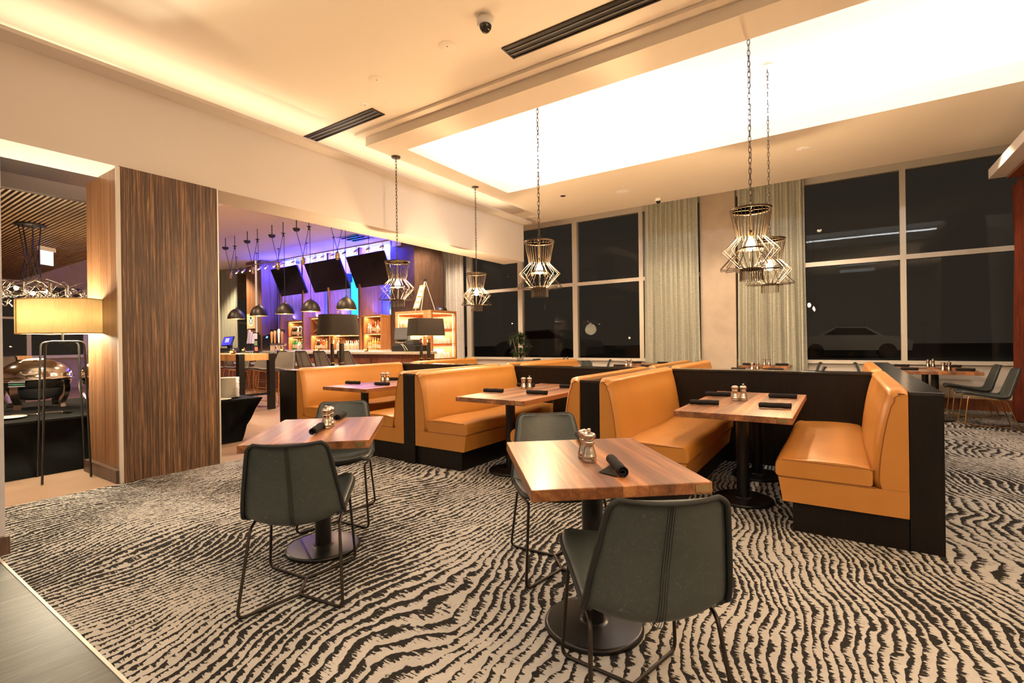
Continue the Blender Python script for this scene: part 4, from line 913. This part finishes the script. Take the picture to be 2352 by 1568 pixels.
obj('drawer',MB().box(-.20,.52,-.15,.22,0,.13),MAT['black'],e,bevel=.005); obj('base',MB().box(-.16,.12,-.12,.14,.131,.20),MAT['charcoal'],e,bevel=.02); obj('monitor',MB().obox((-.02,.0,.37),(.21,0,0),(-.06,.07,.14),(0,.05,-.03)),MAT['charcoal'],e,bevel=.02); obj('printer',MB().box(.16,.40,-.10,.14,.131,.26),MAT['charcoal'],e,bevel=.02)
c=MB(); c.tube([(.05,-.12,.16),(.18,-.2,.14),(.26,-.19,.03),(.20,-.16,.01)],.005,5); c.tube([(.1,-.12,.17),(.26,-.2,.12),(.33,-.19,.03)],.005,5); obj('cable',c,MAT['alum'],e)
# beer taps, coffee machine, cups
e=empty('beer_tap_tower',(-13.05,7.75,1.0705),0,'chrome beer tap tower with pale tap handles','beer tap')
obj('tower',MB().lathe([(.06,0),(.035,.03),(.035,.16)],14,(-.16,0,0)).lathe([(.06,0),(.035,.03),(.035,.16)],14,(.12,0,0)).tube([(-.42,0,.18),(.30,0,.18)],.04,12),MAT['chrome'],e)
for x,h,mt in ((-.30,.34,'oak'),(-.14,.36,'oak'),(.06,.40,'white'),(.22,.33,'caramel')): obj('tap_handle',MB().lathe([(.012,.22),(.022,.26),(.034,.22+h*.7),(.040,.22+h*.85),(.02,.22+h)],12,(x,-.05,0)),MAT[mt],e)
e=empty('coffee_machine',(-13.72,7.9,1.0705),0,'black and chrome coffee machine left of the beer taps','coffee machine')
obj('body',MB().box(-.22,.20,-.15,.2,0,.16),MAT['chrome'],e,bevel=.01); obj('head',MB().obox((.02,0,.32),(.22,0,.04),(.03,.0,.15),(0,.16,0)),MAT['black'],e,bevel=.01); obj('display',MB().obox((.06,-.164,.40),(.045,0,.006),(.004,0,.025),(0,.003,0)),emit('bluedisp',(.2,.4,1),2),e); obj('hopper',MB().box(.10,.45,-.1,.15,.52,.62).box(.2,.32,-.02,.08,.48,.52),MAT['black'],e)
for k,(dx,lean) in enumerate(((-.06,.16),(.06,.12),(.16,.1))):
    m=MB(); m.tube([(0,0,0),(lean*.35,0,.22)],.045,12,mi=1); m.tube([(lean*.35,0,.222),(lean,0,.62-.06*k)],[.043,.036],12,mi=0)
    o=obj('cup_stack',m,[MAT['porcelain'],MAT['black']],None,(-14.98+.14*k,7.86,1.082)); tag(o,'leaning stack of white paper cups in a black holder beside the left column, %s'%('leftmost','middle','rightmost')[k],'cups','paper cup stacks')
e=empty('notice_board',(-16.42,8.90,1.45),0,'black framed notice under the emblem board on the left column','notice'); obj('frame',MB().box(-.19,.19,0,.02,-.32,.22),MAT['black'],e); obj('sheet',MB().box(-.13,.13,-.004,-.001,.0,.19),MAT['white'],e); obj('note',MB().box(-.10,.12,-.004,-.001,-.22,-.06),simple('greennote',(.35,.5,.25),.6),e)
o=obj('paper_cup',MB().lathe([(.035,0),(.045,.12),(.047,.125),(0,.125)],12),simple('orangecup',(.75,.32,.12),.6),None,(-14.45,7.85,1.0705)); tag(o,'small orange and white cup on the left of the bar','cup')
e=empty('emblem_sign',(-16.74,8.925,2.06),0,'pale wooden board with a white oval emblem on the left bar column','sign')
obj('board',MB().box(-.26,.26,0,.02,-.25,.25),simple('signwood',(.75,.52,.25),.5),e)
def ell(rx,rz,y,cz=0,cx=0,n=28): return MB().add([(cx+rx*cos(2*pi*i/n),y,cz+rz*sin(2*pi*i/n)) for i in range(n)],[tuple(range(n))[::-1] if False else tuple(range(n))])
obj('emblem_disc',ell(.155,.175,-.002),MAT['white'],e)
em=MB(); dk=simple('darkgreen',(.02,.05,.035),.6)
for poly in ([(-.09,.09),(-.05,.14),(0,.16),(.05,.14),(.09,.09),(.05,.10),(.03,.06),(-.03,.06),(-.05,.10)],[(-.11,.06),(-.07,.07),(-.06,-.01),(-.10,-.06)],[(.11,.06),(.07,.07),(.06,-.01),(.10,-.06)],[(-.09,-.07),(-.05,-.03),(-.03,-.12)],[(.09,-.07),(.05,-.03),(.03,-.12)],[(-.02,-.05),(.02,-.05),(.0,-.14)]):
    em.add([(a,-.004,b) for a,b in poly],[tuple(range(len(poly)))])
obj('emblem_mark',em,dk,e)
# glass cabinet
X0,X1,Y0,Y1=-8.66,-7.52,8.0,8.86
e=empty('glass_cabinet',((X0+X1)/2,Y0,0),0,'lit caramel wood cabinet full of stemmed glasses at the right end of the bar','cabinet'); w=(X1-X0)/2; dd=Y1-Y0
obj('body',MB().box(-w,w,0,dd,0,.90),MAT['caramel'],e); obj('top',MB().box(-w,w,0,dd,1.925,1.985),MAT['caramel'],e)
obj('post',MB().box(w-.24,w,0,.02,.901,1.924).box(w-.02,w,.021,.06,.901,1.924),MAT['caramel'],e); obj('post',MB().box(-w,-w+.05,0,.05,.901,1.924),MAT['caramel'],e); obj('post',MB().box(w-.05,w,dd-.05,dd,.901,1.924),MAT['caramel'],e); obj('back_panel',MB().box(-w,w-.051,dd-.02,dd,.901,1.924).box(-w,-w+.02,.051,dd-.021,.901,1.924),MAT['caramel'],e)
for z in (1.235,1.575): obj('shelf',MB().box(-w+.021,w-.021,.022,dd-.021,z-.012,z),MAT['caramel'],e)

for bx in ((-w+.06,w-.26,.03,.045,1.912,1.922),(w-.03,w-.02,.08,dd-.07,1.912,1.922),(w-.07,w-.055,dd-.075,dd-.055,.92,1.9),(-w+.06,-w+.072,.03,.045,.92,1.9)): obj('light_strip',MB().box(*bx),MAT['ledwarm'],e)
gm=MAT['clear']
wg=MB().lathe([(.036,0),(.036,.002),(.006,.008),(.0045,.09),(.02,.105),(.037,.14),(.039,.17),(.031,.205)],12); tg=MB().lathe([(.0,.002),(.030,.0),(.036,.13)],10)
wg0=obj('wine_glass',wg,gm); tg0=obj('tumbler',tg,gm); k=0; g1=[True,True]
for zi,z in enumerate((.9015,1.2355,1.5755)):
    for j in range(5):
        for i in range(10):
            x=X0+.09+i*.105; y=Y0+.10+j*.15
            if x>X1-.06: continue
            if j>1 and x<X1-.62: continue
            tall=(i<8) 
            s=wg0 if (tall or zi==2 and False) else tg0; ii=0 if s is wg0 else 1
            o=s
            if not g1[ii]: o=s.copy(); COL.objects.link(o)
            g1[ii]=False; o.location=(x+random.uniform(-.006,.006),y,z)
            sh=('bottom','middle','top')[zi]
            tag(o,('clear stemmed wine glass on the %s shelf of the glass cabinet' if ii==0 else 'clear tumbler on the %s shelf of the glass cabinet')%sh,'glass',('wine glasses on the %s shelf' if ii==0 else 'tumblers on the %s shelf')%sh)
for z in (1.18,1.52,1.88):
    l=bpy.data.lights.new('cabinet_light','AREA'); l.shape='RECTANGLE'; l.size=1.0; l.size_y=.7; l.energy=34; l.color=(1,.82,.60); o=bpy.data.objects.new('cabinet_light',l); COL.objects.link(o); o.location=((X0+X1)/2,8.43,z)
# easel with a menu on the cabinet
e=empty('menu_easel',(-8.02,8.35,1.993),radians(12),'small easel holding a strip of menu cards on top of the glass cabinet','easel')
obj('leg',MB().tube([(-.22,-.1,0),(0,.0,.72)],.010,6),MAT['alum'],e); obj('leg',MB().tube([(.20,.10,0),(0,0,.72)],.010,6),MAT['alum'],e); obj('leg',MB().tube([(-.02,-.16,0),(0,0,.72)],.010,6),MAT['alum'],e); obj('cap',MB().lathe([(.03,.70),(.03,.75)],10),MAT['black'],e)
bd=obj('menu_board',MB().obox((-.11,-.085,.33),(.085,-.01,0),(.075,.035,.27),(0,.006,-.001)),simple('menuwood',(.55,.38,.22),.6),e)
cd=MB()
for t in (-.72,-.25,.22,.68): c=Vector((-.11,-.097,.33))+Vector((.075,.035,.27))*t; cd.obox(c,Vector((.06,-.007,0)),Vector((.075,.035,.27))*.17,Vector((0,.003,0)))
obj('menu_card',cd,MAT['white'],e)
e=empty('speaker_dome',(-7.66,8.5,1.986),0,'small black dome on the glass cabinet top','speaker'); obj('dome',MB().lathe([(.13,0),(.12,.05),(.07,.09),(0,.10)],18),MAT['black'],e)
e=empty('emergency_light',(-9.85,9.149,3.93),0,'small violet lit emergency light high on the dark bar column','light'); obj('mount',MB().box(-.14,.14,0,.07,-.08,.08),MAT['white'],e,bevel=.01); obj('head',MB().lathe([(.045,-.03),(.05,.03)],12,(-.08,-.04,.09)).lathe([(.045,-.03),(.05,.03)],12,(.08,-.04,.09)),MAT['white'],e)
# far dining area
for k,(y,l) in enumerate(((1.2,'nearer'),(2.6,'farther'))):
    e=empty('far_table',(-15.5,y,0),0,'high oak table in the far dining area, %s of two'%l,'table','far oak tables'); obj('tabletop',MB().box(-.5,.5,-.5,.5,1.0,1.08),MAT['oak'],e); obj('leg',MB().box(-.42,-.32,-.4,.4,0,.999),MAT['blackmetal'],e); obj('leg',MB().box(.32,.42,-.4,.4,0,.999),MAT['blackmetal'],e)
for k,(x,y,l) in enumerate(((-14.6,1.0,'left'),(-14.6,1.6,'centre'),(-14.6,2.5,'right'))): dup(st,(x,y,.001),radians(90),'taupe bar stool at the far oak tables, %s'%l,'stools of the far dining area')
struct('wall_far_column',MB().box(-17.6,-17.2,.35,.75,0,CE),MAT['concrete'],'grey column in the far dining area')

# ------------------------------------------------------------------ ceiling fixtures
def vent(x0,x1,y0,y1,label,z=CE):
    e=empty('ceiling_vent',((x0+x1)/2,(y0+y1)/2,z),0,label,'vent','linear ceiling vents'); w,d=(x1-x0)/2,(y1-y0)/2
    f=MB(); f.box(-w,w,-d,-d+.018,-.012,-.001); f.box(-w,w,d-.018,d,-.012,-.001); f.box(-w,-w+.018,-d+.018,d-.018,-.012,-.001); f.box(w-.018,w,-d+.018,d-.018,-.012,-.001); obj('frame',f,MAT['bronze'],e)
    obj('slot',MB().box(-w+.018,w-.018,-d+.018,d-.018,-.004,-.001),MAT['black'],e)
    s=MB()
    for k in (1,2): yy=-d+2*d*k/3; s.box(-w+.018,w-.018,yy-.007,yy+.007,-.012,-.0045)
    obj('blade',s,simple('bladegrey',(.16,.14,.13),.5) if 'bladegrey' not in bpy.data.materials else bpy.data.materials['bladegrey'],e)
vent(-6.17,-4.66,3.98,4.18,'black linear ceiling vent next to the dropped ceiling corner, shorter one'); vent(-2.69,.6,3.89,4.10,'black linear ceiling vent at the top of the picture, longest one'); vent(-9.0,-7.6,4.4,4.6,'black linear vent in the bar ceiling beside the pillar'); 
e=empty('bar_ceiling_vent',(-10.82,8.62,CE),0,'square violet lit vent in the bar ceiling above the televisions','vent'); obj('frame',MB().box(-.4,.4,-.3,.3,-.012,-.001),MAT['gunmetal'],e); obj('blade',MB().box(-.34,.34,-.2,-.16,-.03,-.013).box(-.34,.34,-.02,.02,-.03,-.013).box(-.34,.34,.16,.2,-.03,-.013),MAT['gunmetal'],e)
def disc(x,y,z,r,label,mat='ceil',name='ceiling_speaker',cat='speaker'):
    e=empty(name,(x,y,z),0,label,cat,'round ceiling plates'); obj('plate',MB().lathe([(0,-.007),(r-.01,-.007),(r,-.001)],28),MAT[mat],e); obj('screw',MB().lathe([(0,-.010),(.006,-.010),(.006,-.0075)],8),MAT['gunmetal'],e)
disc(-3.095,3.563,CE,.085,'flat round plate on the upper ceiling nearer the long vent'); disc(-4.111,3.579,CE,.085,'flat round plate on the upper ceiling nearer the short vent'); disc(-4.66,3.875,CE,.055,'small round detector just above the short vent','white','smoke_detector','detector')
disc(-3.256,8.509,SF,.12,'round ceiling speaker on the dropped ceiling by the windows','white'); disc(-.414,8.108,SF,.09,'pale round plate on the dropped ceiling right of the chains','white','smoke_detector','detector'); disc(-4.257,8.101,SF,.05,'small sprinkler cover on the dropped ceiling','gunmetal','ceiling_sprinkler','sprinkler')
disc(-2.35,2.35,CE,.09,'pale round detector at the very top edge of the picture','white','smoke_detector','detector')
def cam(x,y,z,label,s=1):
    e=empty('security_camera',(x,y,z),0,label,'camera','dome security cameras'); obj('mount',MB().lathe([(.068*s,-.07*s),(.075*s,-.06*s),(.075*s,-.02*s),(.06*s,-.001)],24),MAT['white'],e); obj('dome',MB().lathe([(0,-.13*s),(.03*s,-.122*s),(.05*s,-.095*s),(.055*s,-.071*s)],24),MAT['screen'],e)
cam(-2.553,3.45,CE,'white dome security camera with a black lens on the upper ceiling'); cam(-2.855,9.31,SF,'small dome security camera on the ceiling above the left pale curtain',.8)
for x,y,l in ((-9.5,5.6,'nearer'),(-10.4,4.9,'farther')): disc(x,y,CE,.1,'round plate on the bar ceiling, %s to the header'%l,'white')

# ------------------------------------------------------------------ outside at night
struct('ground_street',MB().box(-60,60,YW+2.5,80,-.1,.28),simple('asphalt',(.05,.05,.05),.9),'dark street outside the windows')
def car(x,y,ang,col,label):
    e=empty('parked_car',(x,y,.285),ang,label,'car','cars parked outside at night'); m=MB(); pr=[(-2.2,.35),(-2.25,.75),(-1.9,.95),(-1.2,1.02),(-.6,1.42),(.6,1.45),(1.3,1.05),(2.1,.95),(2.25,.7),(2.2,.35)]
    m.prism(pr,'y',-.85,.85); obj('body',m,simple('carpaint%d'%int(abs(x)),col,.35),e,bevel=.06)
    obj('window_glass',MB().prism([(-1.0,1.05),(-.55,1.37),(.55,1.40),(1.08,1.07)],'y',-.86,.86),MAT['black'],e)
    for wx in (-1.35,1.4):
        for s in (-1,1):
            w_=obj('wheel',MB().tube([(wx,s*.70,.33),(wx,s*.90,.33)],.33,24),MAT['black'],e); obj('hub',MB().tube([(wx,s*.86,.33),(wx,s*.91,.33)],.2,12),MAT['gunmetal'],w_)
car(.4,28.5,pi,(.30,.30,.30),'pale saloon car parked in the dark outside the right window'); car(-10.6,18.6,0,(.12,.14,.15),'dark car parked outside the left window')

# ------------------------------------------------------------------ lights
def area(name,loc,rot,sx,sy,en,col): 
    l=bpy.data.lights.new(name,'AREA'); l.shape='RECTANGLE'; l.size=sx; l.size_y=sy; l.energy=en; l.color=col; o=bpy.data.objects.new(name,l); COL.objects.link(o); o.location=loc; o.rotation_euler=rot; return o
CW=(.88,.94,1.0)
area('cove_light',(-1.0,4.66,4.22),(radians(180-38),0,0),7.8,.10,118,CW); area('cove_light',(-1.0,7.62,4.22),(radians(180+38),0,0),7.8,.10,118,CW); area('cove_light',(-5.2,6.1,4.22),(0,radians(180+38),0),.10,2.3,26,CW)
WA=(1,.76,.52)
area('added_panel_uplight',(-8.6,1.6,3.16),(pi,0,0),1.6,1.8,16,WA)  # added lamp above the slats, brightens the ceiling beyond
area('added_ledge_uplight',(-5.72,4.6,3.78),(pi,0,0),.55,7.6,27,WA)  # added lamp on the bulkhead ledge, washes the upper ceiling
for k,(x,y,l_) in enumerate(((-3.9,-.9,'left'),(.2,-1.4,'centre'),(2.4,.4,'right'))):  # added uplighters, out of view, to brighten the ceiling
    e=empty('added_uplighter',(x,y,.001),0,'added unseen uplighter brightening the ceiling, behind the viewpoint, %s of three'%l_,'lamp','added uplighters'); obj('base',MB().lathe([(.16,0),(.15,.025),(.02,.03)],24),MAT['blackmetal'],e); obj('pole',MB().lathe([(.012,.031),(.012,1.60)],10),MAT['blackmetal'],e); obj('bowl',MB().lathe([(.0,1.601),(.08,1.63),(.17,1.72),(.165,1.72),(.075,1.64),(0,1.612)],24),MAT['bronze'],e)
    l=bpy.data.lights.new('added_uplighter_light','SPOT'); l.energy=540 if k<2 else 1500; l.color=(1,.75,.48); l.spot_size=radians(128); l.spot_blend=.7; l.shadow_soft_size=.12; o=bpy.data.objects.new('added_uplighter_light',l); COL.objects.link(o); o.location=(x,y,1.74); o.rotation_euler=(pi,0,0)
for x,y in ((-2.2,-.6),(.6,-.6),(-2.2,-3),(.6,-3)):  # added fill panels, out of view, lighting the room from behind
    e=empty('added_fill_panel',(x,y,CE),0,'added square fill light panel, unseen behind the viewpoint','lamp','added fill panels'); obj('frame',MB().box(-.65,.65,-.65,.65,-.02,-.001),MAT['white'],e); obj('diffuser',MB().box(-.6,.6,-.6,.6,-.022,-.0205),emit('panel%d%d'%(int(x*10),int(y*10)),(.92,.98,1.0),4.6),e)
def spot(x,y,z,tx,ty,en,size=1.0,col=WA,blend=.5,soft=.05):
    l=bpy.data.lights.new('added_spot','SPOT'); l.energy=en; l.color=col; l.spot_size=size; l.spot_blend=blend; l.shadow_soft_size=soft; o=bpy.data.objects.new('added_spot',l); COL.objects.link(o); o.location=(x,y,z)  # spots added without fixtures to brighten curtains, booths and bar
    d=Vector((tx-x,ty-y,-z)); o.rotation_euler=d.to_track_quat('-Z','Y').to_euler()
spot(-3.256,8.45,SF-.02,-3.0,10.6,270,1.7); spot(-.414,8.05,SF-.02,-1.1,10.6,270,1.7); spot(-1.9,8.3,SF-.02,-2.1,10.6,40,1.5)
for x,y,en in ((-4.1,3.579,160),(-3.095,3.563,160),(-.414,8.108,120),(-3.256,8.5,120),(1.5,8.9,120),(1.5,4.2,150)): spot(x,y,(SF if y>4 else CE)-.02,x,y-.3,en,1.9)
spot(-8,4.5,CE-.02,-8,4.6,420,2.4); spot(-10.5,5,CE-.02,-10.5,5,420,2.4); spot(-7.3,7.2,CE-.02,-7.3,7.4,380,2.2); spot(-8.2,7.3,CE-.02,-8.0,8.0,260,1.8); spot(-12.5,7.9,CE-.02,-12.5,7.5,200,2.0); spot(-8.3,8.95,CE-.02,-9.6,10.9,520,1.7); spot(-17.6,8.0,CE-.02,-17.6,9.1,900,1.9); spot(-6.9,2.2,CE-.02,-6.6,2.0,230,2.2); spot(-13,4,CE-.02,-13,4,420,2.4); spot(-16,1.5,CE-.02,-16,1.5,420,2.4); spot(-13,-.5,CE-1.2,-13,-.5,240,2.2); spot(-9.6,.4,2.95,-9.6,.4,160,2.2)
for x,y,en in ((2,24,260),(-9,15.5,110)):  # added lamps outside that make the parked cars visible
    l=bpy.data.lights.new('added_car_light','POINT'); l.energy=en; l.color=(1,.85,.65); l.shadow_soft_size=.3; o=bpy.data.objects.new('added_car_light',l); COL.objects.link(o); o.location=(x,y,5.5)
w=bpy.data.worlds.new('night'); scene.world=w; w.use_nodes=True; bg=w.node_tree.nodes.get('Background') or w.node_tree.nodes.new('ShaderNodeBackground')
bg.inputs[0].default_value=(1,.86,.68,1); bg.inputs[1].default_value=.034

# ------------------------------------------------------------------ camera
yaw,pitch,roll=radians(33.884),radians(-.061),radians(-.753)
fw=Vector((-sin(yaw)*cos(pitch),cos(yaw)*cos(pitch),sin(pitch))); rg=Vector((cos(yaw),sin(yaw),0)); up=rg.cross(fw)
R=rg*cos(roll)+up*sin(roll); U=-rg*sin(roll)+up*cos(roll)
cd=bpy.data.cameras.new('camera'); co=bpy.data.objects.new('camera',cd); COL.objects.link(co)
cd.sensor_width=36; cd.lens=36*1124.194/2352; cd.clip_start=.05; cd.clip_end=200
mw=Matrix((( R.x,U.x,-fw.x,0),(R.y,U.y,-fw.y,0),(R.z,U.z,-fw.z,1.27),(0,0,0,1))); co.matrix_world=mw
scene.camera=co
vs=scene.view_settings; vs.view_transform='Standard'; vs.look='None'; vs.gamma=1; vs.use_curve_mapping=False; vs.exposure=0.22
cy=scene.cycles; cy.use_denoising=True; cy.max_bounces=7; cy.diffuse_bounces=4; cy.glossy_bounces=3; cy.transmission_bounces=4; cy.transparent_max_bounces=12; cy.sample_clamp_indirect=6; cy.caustics_reflective=False; cy.caustics_refractive=False
